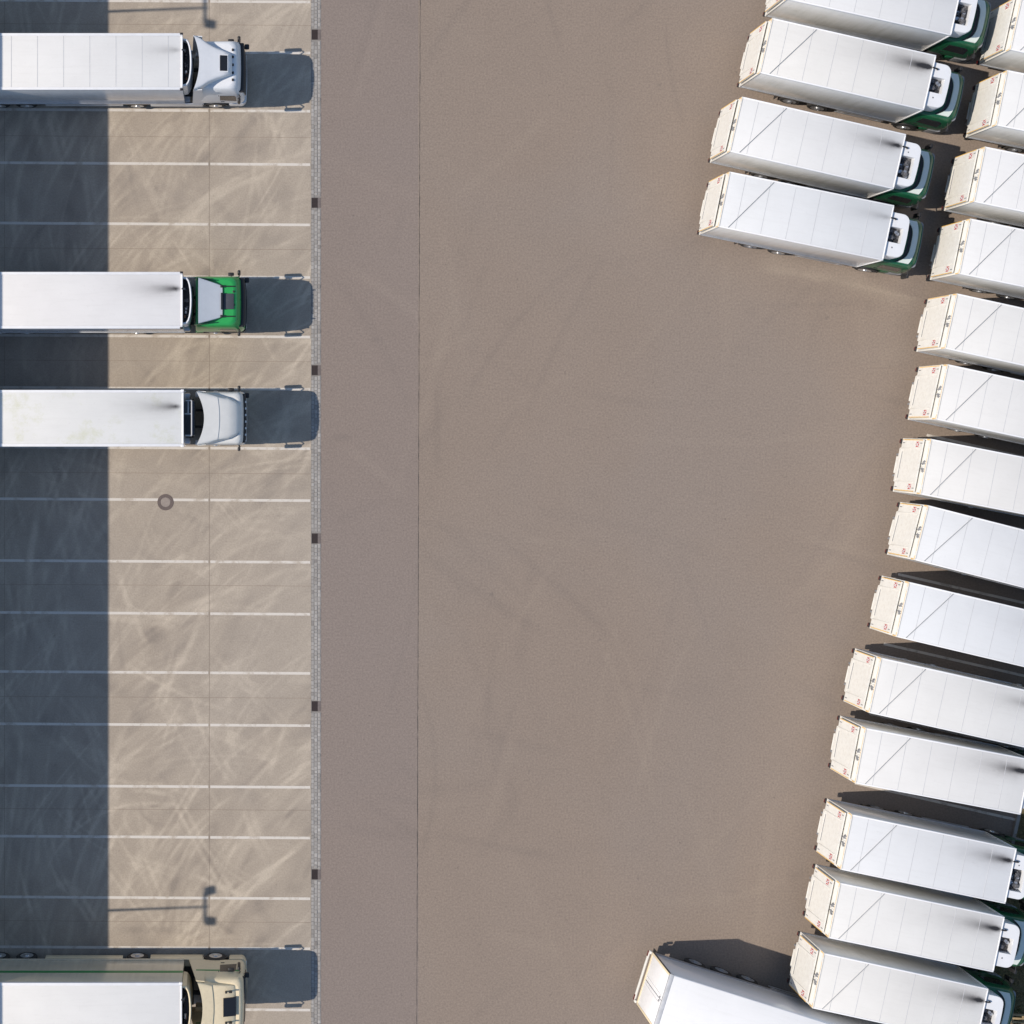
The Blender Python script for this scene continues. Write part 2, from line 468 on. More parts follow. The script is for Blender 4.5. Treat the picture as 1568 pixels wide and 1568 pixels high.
def yard_wear(X, Y):
    W = np.zeros_like(X)
    for k in range(170):
        px = RNG.uniform(3, 40); py = RNG.uniform(-29, 21)
        h = R(RNG.choice([RNG.uniform(60, 110), RNG.uniform(20, 70), RNG.uniform(-40, -5)]))
        a = RNG.choice([-1, 1], p=[0.6, 0.4]) * RNG.uniform(0.06, 0.26)
        arc_mark(W, X, Y, px, py, h, RNG.normal(0, 0.05), RNG.uniform(3, 12), RNG.uniform(0.2, 0.5), a)
    # sandy run-off beside the fourth truck, oil spots and a few scuffs
    for q in ((1150, 395, 1330, 432, 0.9, 0.55), (1160, 410, 1290, 428, 0.3, 0.5), (1290, 425, 1410, 470, 0.7, 0.42), (1280, 430, 1420, 462, 0.18, 0.5),
              (1225, 418, 1260, 432, 0.12, 0.5), (1500, 560, 1540, 566, 0.8, 0.3), (1400, 700, 1425, 760, 0.8, 0.25), (1380, 930, 1330, 985, 0.8, 0.25), (1340, 550, 1400, 530, 0.8, 0.25)):
        ax, ay, bx, by = gx(q[0]), gy(q[1]), gx(q[2]), gy(q[3])
        arc_mark(W, X, Y, ax, ay, math.atan2(by - ay, bx - ax), 0.0, math.hypot(bx - ax, by - ay), q[4], q[5])
    for px, py, sx, sy, a in ((1123, 1366, 11, 3.5, 0.5), (1215, 1340, 9, 8, 0.32), (1250, 1235, 10, 8, 0.3), (1240, 1295, 8, 5, 0.25), (523, 670, 14, 4, 0.4), (575, 520, 7, 4, 0.3),
                              (1075, 1050, 40, 20, 0.2), (1330, 470, 9, 7, 0.25), (1150, 477, 10, 8, 0.25), (1180, 490, 8, 6, 0.2), (900, 1300, 60, 14, 0.12), (1130, 990, 50, 25, 0.12), (1250, 930, 14, 10, 0.2),
                              (1232, 1390, 7, 9, 0.3), (1105, 1090, 60, 30, 0.1)):
        W -= a * np.exp(-((X - gx(px)) / (sx / K0)) ** 2 - ((Y - gy(py)) / (sy / K0)) ** 2)
    for px, py, r in ((753, 910, 2.5), (978, 1345, 1.5), (811, 1181, 1.5), (1085, 480, 1.6), (703, 900, 1.4), (919, 980, 1.4), (1010, 130, 2), (985, 1286, 1.5), (1266, 487, 2)):
        W -= 1.3 * np.exp(-((X - gx(px)) ** 2 + (Y - gy(py)) ** 2) / (r / K0) ** 2)
    # faint rippled seams left by the paving machine
    W += 0.035 * np.sin((X * 0.9 + Y * 0.45) * 1.3) * np.sin(Y * 0.21)
    return np.clip(W, -1, 1)

XG0, XG1 = gx(476.4), gx(491.6)              # gutter
g = MB(); g.box(-400, 400, -400, 400, -0.6, -0.35)
tag(g.build('ground', ['lane'], smooth=False), 'flat ground all round the truck yard', 'ground', kind='structure')
o = grid_sheet('concrete_apron', -16.5, XG0, -30.0, 21.0, 0.05, 'concrete', apron_wear)
tag(o, 'pale scuffed concrete apron in front of the loading docks', 'pavement', kind='structure')
XJ_T, XJ_B = gx(643.5), gx(638.0)
XJ = gx(640.5)
o = grid_sheet('asphalt_yard', XJ, 46.0, -30.0, 21.0, 0.08, 'asphalt', yard_wear)
tag(o, 'wide sun-bleached brownish asphalt yard between the two truck rows', 'asphalt', kind='structure')
o = grid_sheet('asphalt_lane', XG1, XJ, -30.0, 21.0, 0.08, 'lane', yard_wear)
tag(o, 'mauve grey asphalt lane beside the cobbled gutter', 'asphalt', kind='structure')
for (a, b_, c, d, mt) in ((-16.5, XG0, -120, -30, 'concrete'), (-16.5, XG0, 21, 120, 'concrete'), (XG0, 120, -120, -30, 'lane'), (XG0, 120, 21, 120, 'lane'), (46, 120, -30, 21, 'asphalt')):
    q = MB(); q.add([(a, c, 0), (b_, c, 0), (b_, d, 0), (a, d, 0)], [(0, 1, 2, 3)])
    tag(q.build('outer_pavement', [mt], smooth=False), 'pavement that carries on past the yard', 'pavement', kind='structure')
# paving seam, ragged and slightly out of line with the gutter
q = MB(); yy = np.arange(-30, 21, 0.25); prev = None
for y in yy:
    t = (y + 30) / 51.0
    xc = XJ_B + (XJ_T - XJ_B) * t + random.uniform(-0.006, 0.006); w = random.choice([0.010, 0.016, 0.024, 0.03])
    cur = ((xc - w / 2, y, 0.004), (xc + w / 2, y, 0.004))
    if prev: q.add([prev[0], prev[1], cur[1], cur[0]], [(0, 1, 2, 3)])
    prev = cur
tag(q.build('paving_seam', ['chassis'], smooth=False), 'thin dark seam running the length of the asphalt', 'paving seam', kind='structure')
# joints between the concrete slabs
q = MB()
for px in (7, 320.5, -306):
    q.add([(gx(px) - .008, -30, .004), (gx(px) + .008, -30, .004), (gx(px) + .008, 21, .004), (gx(px) - .008, 21, .004)], [(0, 1, 2, 3)])
for k in range(-1, 10):
    y = gy(38 + 171.7 * k)
    q.add([(-16.5, y + 0.09 - .007, .0045), (XG0, y - .03 - .007, .0045), (XG0, y - .03 + .007, .0045), (-16.5, y + 0.09 + .007, .0045)], [(0, 1, 2, 3)])
jm = plain('joint_filler', (0.24, 0.19, 0.15), 0.9, var=0.3, scale=2)
tag(q.build('slab_joints', [jm], smooth=False), 'thin joints between the concrete slabs', 'joints', kind='structure')

# painted bay lines, worn through where tyres cross
def line_mat(name, ground, dens):
    m, nt, b, tc = new_mat(name)
    v = tc.outputs['Object']
    n1 = noise(nt, v, 1.6, 5, 0.7); n2 = noise(nt, v, 16, 4, 0.7)
    f = mth(nt, 'ADD', mth(nt, 'MULTIPLY', ramp(nt, n1, 0.51, 0.64), 0.8), mth(nt, 'MULTIPLY', ramp(nt, n2, 0.55, 0.75), dens), clamp=True)
    c = mixc(nt, f, (0.62, 0.58, 0.52), ground)
    nt.links.new(c, b.inputs['Base Color']); b.inputs['Roughness'].default_value = 0.7
    return m
M['line'] = line_mat('worn_bay_paint', (0.42, 0.36, 0.29), 0.45)
M['line2'] = line_mat('worn_yard_paint', (0.32, 0.28, 0.24), 0.5)
LINES = (2, 80, 169.3, 251, 343.3, 423.8, 515, 595, 686, 765.5, 860, 939.5, 1030, 1110, 1204.5, 1282, 1375, 1451.5, 1545.5)
for i, py in enumerate(LINES):
    q = MB(); xs = [-16.3, -11.6, -6.5, gx(319), gx(322), gx(475)]
    for a, b_ in ((0, 3), (4, 5)):
        pa, pb = xs[a], xs[b_]
        ya, yb = gy(py) - 0.0062 * (pa - gx(300)), gy(py) - 0.0062 * (pb - gx(300))
        q.add([(pa, ya - .062, .006), (pb, yb - .062, .006), (pb, yb + .062, .006), (pa, ya + .062, .006)], [(0, 1, 2, 3)])
    tag(q.build('bay_line', ['line'], smooth=False), 'worn white dock bay line painted across the concrete apron', 'bay line', 'bay lines on the concrete apron', 'structure')
for k in range(-6, 9):
    px, py = 1419 - 22 * k, 666 + 106.6 * k
    x, y = gx(px), gy(py); d = Vector((0.975, -0.222)); nrm = Vector((0.222, 0.975)) * 0.06
    L = 10.6
    q = MB(); p = Vector((x, y)); e = p + d * L
    q.add([(*(p - nrm), .006), (*(e - nrm), .006), (*(e + nrm), .006), (*(p + nrm), .006)], [(0, 1, 2, 3)])
    tag(q.build('bay_line', ['line2'], smooth=False), 'pale bay line painted on the asphalt between two box trucks', 'bay line', 'bay lines between the box trucks', 'structure')

# gutter of small setts with drains let into it
DRAINS = (53, 310.5, 567, 824.5, 1081.5, 1339)
def gutter():
    b = MB(); tone = []
    b.box(XG0, XG1, -30, 21, -0.3, -0.012, 0); tone += [0.16] * 8
    wd = (XG1 - XG0) / 3
    for r_ in range(3):
        y = -30.0
        while y < 21:
            L = random.uniform(0.13, 0.21)
            if not any(abs(y + L / 2 - gy(dy)) < 0.30 for dy in DRAINS):
                x0 = XG0 + r_ * wd + 0.008 + random.uniform(0, .008); x1 = XG0 + (r_ + 1) * wd - 0.008 - random.uniform(0, .008)
                z = random.uniform(-0.002, 0.012); c = 0.014
                vs = [(x0, y, -.05), (x1, y, -.05), (x1, y + L, -.05), (x0, y + L, -.05),
                      (x0, y, z - c), (x1, y, z - c), (x1, y + L, z - c), (x0, y + L, z - c),
                      (x0 + c, y + c, z), (x1 - c, y + c, z), (x1 - c, y + L - c, z), (x0 + c, y + L - c, z)]
                b.add(vs, [(0, 1, 5, 4), (1, 2, 6, 5), (2, 3, 7, 6), (3, 0, 4, 7), (4, 5, 9, 8), (5, 6, 10, 9), (6, 7, 11, 10), (7, 4, 8, 11), (8, 9, 10, 11)])
                t = min(1.0, max(0.0, random.gauss(0.5, 0.16))); tone += [t] * 12
            y += L + random.uniform(0.012, 0.028)
    m, nt, bs, tc = new_mat('granite_setts')
    a = nt.nodes.new('ShaderNodeAttribute'); a.attribute_name = 'tone'
    c = mixc(nt, a.outputs['Fac'], (0.20, 0.185, 0.17), (0.46, 0.445, 0.42))
    n_ = noise(nt, tc.outputs['Object'], 20, 4, 0.7)
    c = mixc(nt, mth(nt, 'MULTIPLY', n_, 0.4), c, (0.25, 0.235, 0.22))
    nt.links.new(c, bs.inputs['Base Color']); bs.inputs['Roughness'].default_value = 0.85
    me = bpy.data.meshes.new('gutter'); me.from_pydata(b.v, [], b.f); me.materials.append(m)
    at_ = me.attributes.new('tone', 'FLOAT', 'POINT'); at_.data.foreach_set('value', tone)
    ob = bpy.data.objects.new('gutter', me); COL.objects.link(ob)
    tag(ob, 'narrow gutter of grey stone setts along the concrete edge', 'gutter', kind='structure')
gutter()

def make_drain():
    t = empty('drain_grate', (0, 0, 0))
    xa, xb, xc = XG0 + 0.03, XG0 + 0.315, XG1 - 0.01
    f = MB()
    f.box(xa, xb, -.24, -.215, -.05, .008, 0); f.box(xa, xb, .215, .24, -.05, .008, 0)
    f.box(xa, xa + .025, -.213, .213, -.05, .0075, 0); f.box(xb - .025, xb, -.213, .213, -.05, .0075, 0)
    f.box(xb + .003, xc, -.24, .24, -.05, .006, 1)
    f.build('frame', ['iron', 'ironlight'], t, smooth=False)
    s = MB(); s.box(xa + .026, xb - .026, -.212, .212, -.011, -.008)
    for i in range(9):
        y = -.19 + i * .0475
        s.box(xa + .027, xb - .027, y - .012, y + .012, -.007, .005)
    s.build('grate', ['iron'], t, smooth=False)
    return t
near = ('topmost drain grate of the cobbled gutter, ahead of the white tractor',
        'second drain grate from the top of the gutter, above the green tractor',
        'third drain grate down the cobbled gutter, between the green tractor and the white domed tractor',
        'fourth drain grate down the gutter, level with the empty bays below the manhole',
        'fifth drain grate down the cobbled gutter, halfway along the empty bays',
        'lowest drain grate of the cobbled gutter, level with the floodlight shadow')
d0 = make_drain()
for i, py in enumerate(DRAINS):
    t = d0 if i == 0 else copy_tree(d0)
    t.location = (0, gy(py), 0)
    tag(t, near[i], 'drain', 'drain grates along the gutter')

# manhole on the apron
t = empty('manhole', (gx(253.5), gy(769), 0))
b = MB()
def ringpts(r, z, n=40): return [(r * math.cos(2 * math.pi * i / n), r * math.sin(2 * math.pi * i / n), z) for i in range(n)]
b.loft([ringpts(.39, .002), ringpts(.385, .012), ringpts(.235, .012), ringpts(.228, .004)], 0, False, False)
b.build('frame_ring', [plain('weathered_iron', (0.135, 0.105, 0.095), 0.75, var=0.2, scale=9)], t)
b = MB(); b.loft([ringpts(.226, -.02), ringpts(.226, .008), ringpts(.20, .012)], 0, False, True)
for i in range(-3, 4):
    w = math.sqrt(max(0, .19 ** 2 - (i * .05) ** 2)); b.box(-w, w, i * .05 - .01, i * .05 + .01, .0125, .015)
b.build('cover', [plain('concrete_cover', (0.30, 0.255, 0.225), 0.8, var=0.15, scale=9)], t)
tag(t, 'round manhole with dark iron ring and pale cover on the bay line', 'manhole')

# verge with rough grass beyond the parked box trucks
kd = Vector((-0.222, -0.975)); kp = Vector((gx(1552), gy(1262)))
kn = Vector((0.975, -0.222))
def kerb_pt(s, off): return kp + kd * s + kn * off
def verge_mat():
    m, nt, b, tc = new_mat('verge_soil')
    v = tc.outputs['Object']
    n1 = noise(nt, v, 0.7, 6, 0.75); n2 = noise(nt, v, 9, 5, 0.8)
    c = mixc(nt, ramp(nt, n1, 0.35, 0.65), (0.14, 0.105, 0.055), (0.085, 0.085, 0.035))
    c = mixc(nt, ramp(nt, n2, 0.5, 0.7), c, (0.25, 0.20, 0.11))
    nt.links.new(c, b.inputs['Base Color']); b.inputs['Roughness'].default_value = 1.0
    return m
M['verge'] = verge_mat()
q = MB(); A = [kerb_pt(-24, .2), kerb_pt(24, .2), kerb_pt(24, 40), kerb_pt(-24, 40)]
q.prism([tuple(p) for p in A], -0.3, 0.09)
tag(q.build('verge', ['verge'], smooth=False), 'rough brown verge beyond the fronts of the parked box trucks', 'verge', kind='structure')
q = MB(); A = [kerb_pt(-24, .03), kerb_pt(24, .03), kerb_pt(24, .185), kerb_pt(-24, .185)]
q.prism([tuple(p) for p in A], -0.3, 0.12)
tag(q.build('kerb', [plain('kerb_stone', (0.33, 0.32, 0.30), 0.85, var=0.2)], smooth=False), 'grey stone kerb at the edge of the verge', 'kerb', kind='structure')
def grass():
    vs, fs, mi = [], [], []
    for k in range(16000):
        s = RNG.uniform(-3, 12.5); off = RNG.uniform(0.25, 9)
        p = kerb_pt(s, off)
        if p.x > 39.5 or p.y < -31: continue
        if math.sin(p.x * 2.1 + 1.3) * math.sin(p.y * 1.7) < RNG.uniform(-1.1, 0.4): continue
        h = RNG.uniform(0.06, 0.30); a = RNG.uniform(0, 2 * math.pi); w = RNG.uniform(.008, .02); l = RNG.uniform(.05, .25)
        dx, dy = math.cos(a), math.sin(a)
        o_ = len(vs)
        vs += [(p.x - dy * w, p.y + dx * w, .085), (p.x + dy * w, p.y - dx * w, .085), (p.x + dx * l * .5 + dy * w * .8, p.y + dy * l * .5 - dx * w * .8, .09 + h * .75),
               (p.x + dx * l * .5 - dy * w * .8, p.y + dy * l * .5 + dx * w * .8, .09 + h * .75), (p.x + dx * l, p.y + dy * l, .09 + h)]
        fs += [(o_, o_ + 1, o_ + 2, o_ + 3), (o_ + 3, o_ + 2, o_ + 4)]
        m_ = int(RNG.choice([0, 1, 2], p=[.45, .3, .25])); mi += [m_, m_]
    me = bpy.data.meshes.new('grass'); me.from_pydata(vs, [], fs)
    for nme, c in (('dry_grass', (0.19, 0.145, 0.06)), ('green_grass', (0.06, 0.085, 0.022)), ('dead_grass', (0.28, 0.21, 0.10))):
        me.materials.append(plain(nme, c, 0.8, var=0.3))
    me.polygons.foreach_set('material_index', mi)
    ob = bpy.data.objects.new('grass', me); COL.objects.link(ob)
    tag(ob, 'thin dry grass on the verge by the truck fronts', 'grass', kind='stuff')
grass()

# wooden pallet lying on the verge in the bottom corner
t = empty('wooden_pallet', (gx(1563) , gy(1563), 0.10), R(-4))
b = MB()
for i in range(5): b.box(-.6, .6, -.4 + i * .175, -.4 + i * .175 + .1, .122, .144, 0, .004)
b.build('deck_board', ['wood'], t)
b = MB()
for y in (-.35, 0, .35):
    for x in (-.53, 0, .53): b.box(x - .07, x + .07, y - .05, y + .05, .022, .10, 0, .004)
for x in (-.53, 0, .53): b.box(x - .07, x + .07, -.4, .4, .101, .121, 0, .003)
for y in (-.35, 0, .35): b.box(-.6, .6, y - .05, y + .05, 0, .021, 0, .003)
b.build('bearer', ['wood'], t)
tag(t, 'weathered wooden pallet lying on the verge at the bottom corner', 'pallet')

# ------------------------------------------------------------------ warehouse whose shadow lies over the apron
WX = -16.5; WH = 9.17
t = empty('warehouse', (WX, 0, 0))
b = MB(); b.box(-60, 0, -75, 75, 0, WH - .35, 0); b.box(-60, -.3 + .3, -75, 75, WH - .349, WH, 0)
b.build('wall', ['facade'], t, smooth=False)
b = MB(); b.box(-59.6, -.4, -74.6, 74.6, WH + .001, WH + .02, 0); b.build('roof', ['flatroof'], t, smooth=False)
for ya, yb in ((80, 169.3), (251, 343.3), (423.8, 515), (595, 686), (765.5, 860), (939.5, 1030), (1110, 1204.5), (1282, 1375), (1451.5, 1545.5)):
    yc = gy((ya + yb) / 2)
    b = MB(); b.box(0.003, .05, yc - 1.25, yc + 1.25, 1.15, 4.1, 0, .01)
    d = b.build('dock_door', ['white'], t)
    b = MB()
    b.box(.003, .35, yc - 1.6, yc - 1.3, 1.1, 4.5, 0, .03); b.box(.003, .35, yc + 1.3, yc + 1.6, 1.1, 4.5, 0, .03); b.box(.003, .35, yc - 1.297, yc + 1.297, 4.15, 4.5, 0, .03)
    b.build('dock_seal', ['black'], d)
tag(t, 'long pale warehouse with dock doors behind the docked trailers', 'warehouse')

def flood_mast(Y, rots, label):
    t = empty('floodlight_mast', (WX - 0.45, Y, WH + 0.02))
    zt = (gx(314) - (WX - 0.45)) / 1.11 - WH - .02
    b = MB(); b.cyl((0, 0, 0), (0, 0, zt + .12), .065, .05, n=12); b.box(-.2, .2, -.2, .2, 0, .03); b.build('pole', ['galv'], t)
    b = MB(); b.box(-.05, .05, -.72, .72, zt - .05, zt + .05, 0, .01); b.build('crossbar', ['galv'], t)
    for yo, rz in rots:
        b = MB(); rot = Matrix.Rotation(R(rz), 3, 'Z') @ Matrix.Rotation(R(14), 3, 'Y')
        b.box(.07, .66, yo - .20, yo + .20, zt - .08, zt + .07, 0, .03, rot, (0, yo, zt))
        b.box(.14, .58, yo - .15, yo + .15, zt - .10, zt - .081, 1, 0, rot, (0, yo, zt))
        b.build('floodlight', ['greymetal', 'lens'], t)
    tag(t, label, 'floodlight', 'floodlight masts on the warehouse roof')
zt_ = (gx(314) - (WX - 0.45)) / 1.11
flood_mast(gy(1388.5) - .0425 * zt_, ((.70, 12), (-.66, -3)), 'lower of two twin floodlight masts, its shadow across the empty bays')
flood_mast(gy(12) - .0425 * zt_, ((.70, 3), (-.72, -8)), 'upper of two twin floodlight masts, its shadow beside the topmost white trailer')

# ------------------------------------------------------------------ articulated lorries at the docks
def cab_levels(lv, bow=0.04):
    return [rr(x0, x1, hw, rf, rb, z, 5, bow) for z, x0, x1, hw, rf, rb in lv]

def deflector(b, st, zb, rear_c, mat=0, dark=1, n=15, crown=0.03, flare=0.0):
    """roof fairing: stations (x, half width, top height, corner radius); the rear edge is swept forward by rear_c in its middle"""
    loops = []
    x0, x1 = st[0][0], st[-1][0]
    for (x, hw, zt, r) in st:
        s = (x - x0) / (x1 - x0)
        loop = []
        prof = [(-hw, zb)]
        for i in range(5):
            a = R(180 - 90 * i / 4); prof.append((-hw + r + r * math.cos(a), zt - r + r * math.sin(a)))
        for i in range(1, n - 1):
            yy = (-hw + r) + (2 * hw - 2 * r) * i / (n - 1); prof.append((yy, zt + crown * (1 - (yy / max(.01, hw - r)) ** 2)))
        for i in range(5):
            a = R(90 - 90 * i / 4); prof.append((hw - r + r * math.cos(a), zt - r + r * math.sin(a)))
        prof.append((hw, zb))
        for y, z in prof:
            dx = rear_c * (s ** 2) * (1 - (y / hw) ** 2)
            loop.append((x + dx, y + flare * 0, z))
        loops.append(loop)
    m_ = len(loops[0])
    b.add([p for l in loops for p in l], [(i * m_ + j, i * m_ + j + 1, (i + 1) * m_ + j + 1, (i + 1) * m_ + j) for i in range(len(loops) - 1) for j in range(m_ - 1)], mat)
    b.add(loops[0], [tuple(range(m_))], mat)
    lo = loops[-1]; up_ = lo[1:-1]
    foot = [(p[0] + .03, p[1], zb - .02) for p in up_]; n2 = len(up_)
    b.add(up_ + foot, [(i, i + 1, n2 + i + 1, n2 + i) for i in range(n2 - 1)], dark)

def make_semi(y_px, spec, label, x_px_front=279.5):
    X0 = 0.15
    t = empty('semi_truck', (X0, gy(0) * 0 + (NY - y_px) / (F_PX / (CAM_H - 4.0)), 0))
    xt1 = (x_px_front - NX) / (F_PX / (CAM_H - 4.0)) - X0        # trailer front
    xt0 = WX + 0.36 - X0                                        # trailer rear at the dock
    hw = 1.275
    paint, zroof = spec['paint'], 4.0
    # --- trailer
    b = MB()
    b.box(xt0, xt1 - .002, -hw + .02, hw - .02, 1.0, zroof - .04, 1, .02)
    b.box(xt0 + .01, xt1 - .012, -hw + .13, hw - .13, zroof - .045, zroof - .018, 0, .008)
    for s in (-1, 1):
        b.box(xt0, xt1, s * (hw - .13), s * hw, zroof - .16, zroof, 2, .02)
        b.box(xt0, xt1, s * (hw - .06), s * (hw + .006), 0.96, 1.12, 3, .01)
    b.box(xt1 - .07, xt1 + .006, -hw + .131, hw - .131, zroof - .12, zroof + .004, 2, .015)
    if spec.get('seams'):
        for k in range(12):
            xs = -3.3 - 1.175 * k - X0
            if xs > xt0 + .2: b.box(xs - .011, xs + .011, -hw + .135, hw - .135, zroof - .0185, zroof - .0125, 4)
    if spec.get('stripe'):
        b.box(xt0 + .01, xt1 - .01, hw - .021, hw - .016, 2.46, 2.72, 5)
        b.box(xt0 + .01, xt1 - .01, -hw + .016, -hw + .021, 2.46, 2.72, 5)
    tr = b.build('trailer_box', [spec['roof'], spec['side'], spec.get('rail', 'rail'), spec.get('skirt', 'alu'), 'seam', 'stripe'], t)
    tr['tint'] = spec.get('tint', (1, 1, 1)); tr['soot'] = float(spec.get('soot', 0)); 
    for s in (-1, 1):
        b = MB()
        b.box(xt1 - .12, xt1 + .02, s * (hw - .08), s * (hw + .02), zroof - .10, zroof + .015, 0, .02)
        b.build('corner_cap', ['black' if spec.get('caps') else 'rail'], tr)
    # running gear
    b = MB()
    for s in (-1, 1): b.box(xt0 + .3, xt1 - .6, s * .40, s * .52, .72, .985, 0)
    for xa in (-10.3, -11.6, -12.9): b.cyl((xa, -1.0, .5), (xa, 1.0, .5), .07)
    for s in (-1, 1): b.box(-6.7, -6.55, s * .75, s * .9, .1, .98, 0)
    b.build('trailer_chassis', ['chassis'], t)
    b = MB()
    for s in (-1, 1):
        if spec.get('skirts'):
            b.box(-9.4, -5.75, s * 1.20, s * 1.245, .42, .955, 0, .015)
        else:
            for z in (.5, .78): b.box(-9.3, -6.9, s * 1.19, s * 1.22, z, z + .11, 1, .01)
            for x in (-9.0, -7.2): b.box(x, x + .06, s * 1.15, s * 1.205, .48, .98, 1)
    b.build('side_guard', [paint if spec.get('skirts') else 'alu', 'alu'], t)
    for s in (-1, 1):
        for xa in (-10.3, -11.6, -12.9): wheel(t, xa, s * 1.25, .5, .36, 'alu')
    # --- cooling unit or plain front wall
    un = spec['unit']
    if un == 'bulge':
        b = MB()
        def D(ins, z, n=13):
            w = 1.08 - ins; pts = [(xt1 + .008, -w, z)]
            for i in range(n):
                a = math.pi * (i / (n - 1)) - math.pi / 2
                pts.append((xt1 + .06 + (.36 - ins) * (max(0, math.cos(a)) ** 0.7), w * math.sin(a) * (1 if abs(math.sin(a)) < .99 else 1), z))
            pts.append((xt1 + .008, w, z)); return pts
        b.loft([D(.04, 1.95), D(0, 2.1), D(0, 3.82), D(.03, 3.86)], 0, True, False)
        b.loft([D(.03, 3.86), D(.09, 3.85), D(.10, 3.45)], 0, False, False)
        b.loft([D(.101, 3.46), D(.12, 3.455)], 1, False, True)
        u = b.build('cooling_unit', [spec.get('unitpaint', 'white'), 'black'], t)
        b = MB()
        for i in range(9):
            yq = random.uniform(-.85, .75); xq = xt1 + random.uniform(.03, .14)
            b.box(xq, xq + random.uniform(.05, .14), yq, yq + random.uniform(.04, .2), 3.44, 3.48 + .15 * random.random(), random.choice([0, 2, 2, 1, 2]), .012)
        b.cyl((xt1 + .12, -.55, 3.46), (xt1 + .14, -.30, 3.52), .05, mat=3)
        b.tube([(xt1 + .10, .52, 3.5), (xt1 + .10, .52, 3.93), (xt1 - .03, .52, 4.03)], .04, mat=0)
        b.build('machinery', ['machine', 'rust', 'black', 'white'], u)
    elif un == 'frame':
        b = MB(); b.box(xt1 + .008, xt1 + .48, -.80, .80, 2.0, 3.62, 0, .06); u = b.build('cooling_unit', ['hatch'], t)
        b = MB()
        b.tube([(xt1 + .08, -.78, 3.70), (xt1 + .36, -.78, 3.70), (xt1 + .36, .80, 3.70), (xt1 + .08, .80, 3.70)], .035)
        b.tube([(xt1 + .20, .18, 3.70), (xt1 + .20, .80, 3.70)], .03); b.tube([(xt1 + .36, .2, 3.70), (xt1 + .04, .2, 3.70)], .03)
        for s in (-.76, .78): b.tube([(xt1 + .36, s, 3.70), (xt1 + .36, s, 3.55)], .03)
        b.build('pipe_frame', ['pipe'], u)
        b = MB(); b.box(xt1 + .04, xt1 + .30, -.7, .12, 3.621, 3.64, 0); b.build('fan_grille', ['black'], u)
    # --- tractor chassis
    b = MB()
    for s in (-1, 1): b.box(-6.0, -1.0, s * .33, s * .45, .62, .90, 0)
    b.box(-3.2, -2.4, -.9, .9, .92, .96, 0); b.box(-5.3, -4.4, -.45, .45, .90, .985, 0, .02)
    b.cyl((-5.08, -1, .5), (-5.08, 1, .5), .09); b.cyl((-1.38, -1, .5), (-1.38, 1, .5), .07)
    b.box(-2.75, -2.45, -.55, .1, .96, 2.3, 0, .03)
    b.tube([(-2.55, .2, 1.4), (-2.75, .1, 1.2), (xt1 + .02, .1, 1.5)], .03, mat=0)
    b.build('chassis', ['chassis'], t)
    for s in (-1, 1):
        b = MB(); b.box(-4.2, -2.55, s * .75, s * 1.2, .38, .92, 0, .08); b.build('fuel_tank', ['alu' if not spec.get('skirts') else paint], t)
        wheel(t, -1.38, s * 1.24, .5, .32, 'alu'); wheel(t, -5.08, s * 1.25, .5, .27, 'alu', True)
    if spec.get('skirts'):
        for s in (-1, 1):
            b = MB(); b.box(-4.45, -2.0, s * 1.215, s * 1.255, .36, 1.0, 0, .015); b.build('side_skirt', [paint], t)
    # --- cab
    b = MB()
    b.loft(cab_levels(spec['levels']), 0, True, True)
    cabo = b.build('cab', [paint], t, angle=40)
    lv = spec['levels']
    def yz(z):
        for (z0, *_a), (z1, *_b) in zip(lv[:-1], lv[1:]):
            if z0 <= z <= z1: return _a[2] + (_b[2] - _a[2]) * (z - z0) / (z1 - z0)
        return lv[-1][3]
    def xz(z):
        for (z0, *_a), (z1, *_b) in zip(lv[:-1], lv[1:]):
            if z0 <= z <= z1: return _a[1] + (_b[1] - _a[1]) * (z - z0) / (z1 - z0)
        return lv[-1][2]
    b = MB()
    b.loft([rr(-.72, .03, 1.22, .2, .05, .30, 5, .05), rr(-.74, .05, 1.25, .2, .05, .5, 5, .06), rr(-.74, .05, 1.25, .2, .05, .93, 5, .05)], 0)
    bump = b.build('bumper', [spec.get('bumperpaint', paint)], cabo)
    for s in (-1, 1):
        b = MB(); b.box(-.02, .085, s * .72, s * 1.08, .55, .78, 0, .03); b.build('headlight', ['lens'], cabo)
        b = MB(); b.box(-2.32, -1.93, s * 1.0, s * 1.245, .36, .955, 0, .03); b.box(-2.26, -1.97, s * 1.246, s * 1.249, .5, .56, 1); b.box(-2.26, -1.97, s * 1.246, s * 1.249, .75, .81, 1); b.build('step_panel', [paint, 'black'], cabo)
        b = MB()
        pts = [(-1.38 + .60 * math.cos(R(a)), .5 + .55 * math.sin(R(a))) for a in range(0, 181, 15)]; pin = [(-1.38 + .54 * math.cos(R(a)), .5 + .51 * math.sin(R(a))) for a in range(180, -1, -15)]
        b.loft([[(x, s * 1.0, z) for x, z in pts + pin], [(x, s * 1.258, z) for x, z in pts + pin]], 0); b.build('wheel_arch', ['black'], cabo)
        b = MB(); side_plate(b, [(-1.15, 1.72), (-.38, 1.60), (-.42, 2.30), (-.5, 2.48), (-1.15, 2.48)], yz, s); w = b.build('side_window', ['glass'], cabo)
        b = MB(); side_plate(b, [(-1.22, 1.02), (-1.19, 1.02), (-1.19, 2.55), (-1.22, 2.55)], yz, s, .006); side_plate(b, [(-1.12, 1.42), (-.95, 1.42), (-.95, 1.47), (-1.12, 1.47)], yz, s, .02); b.build('door_handle', ['black'], cabo)
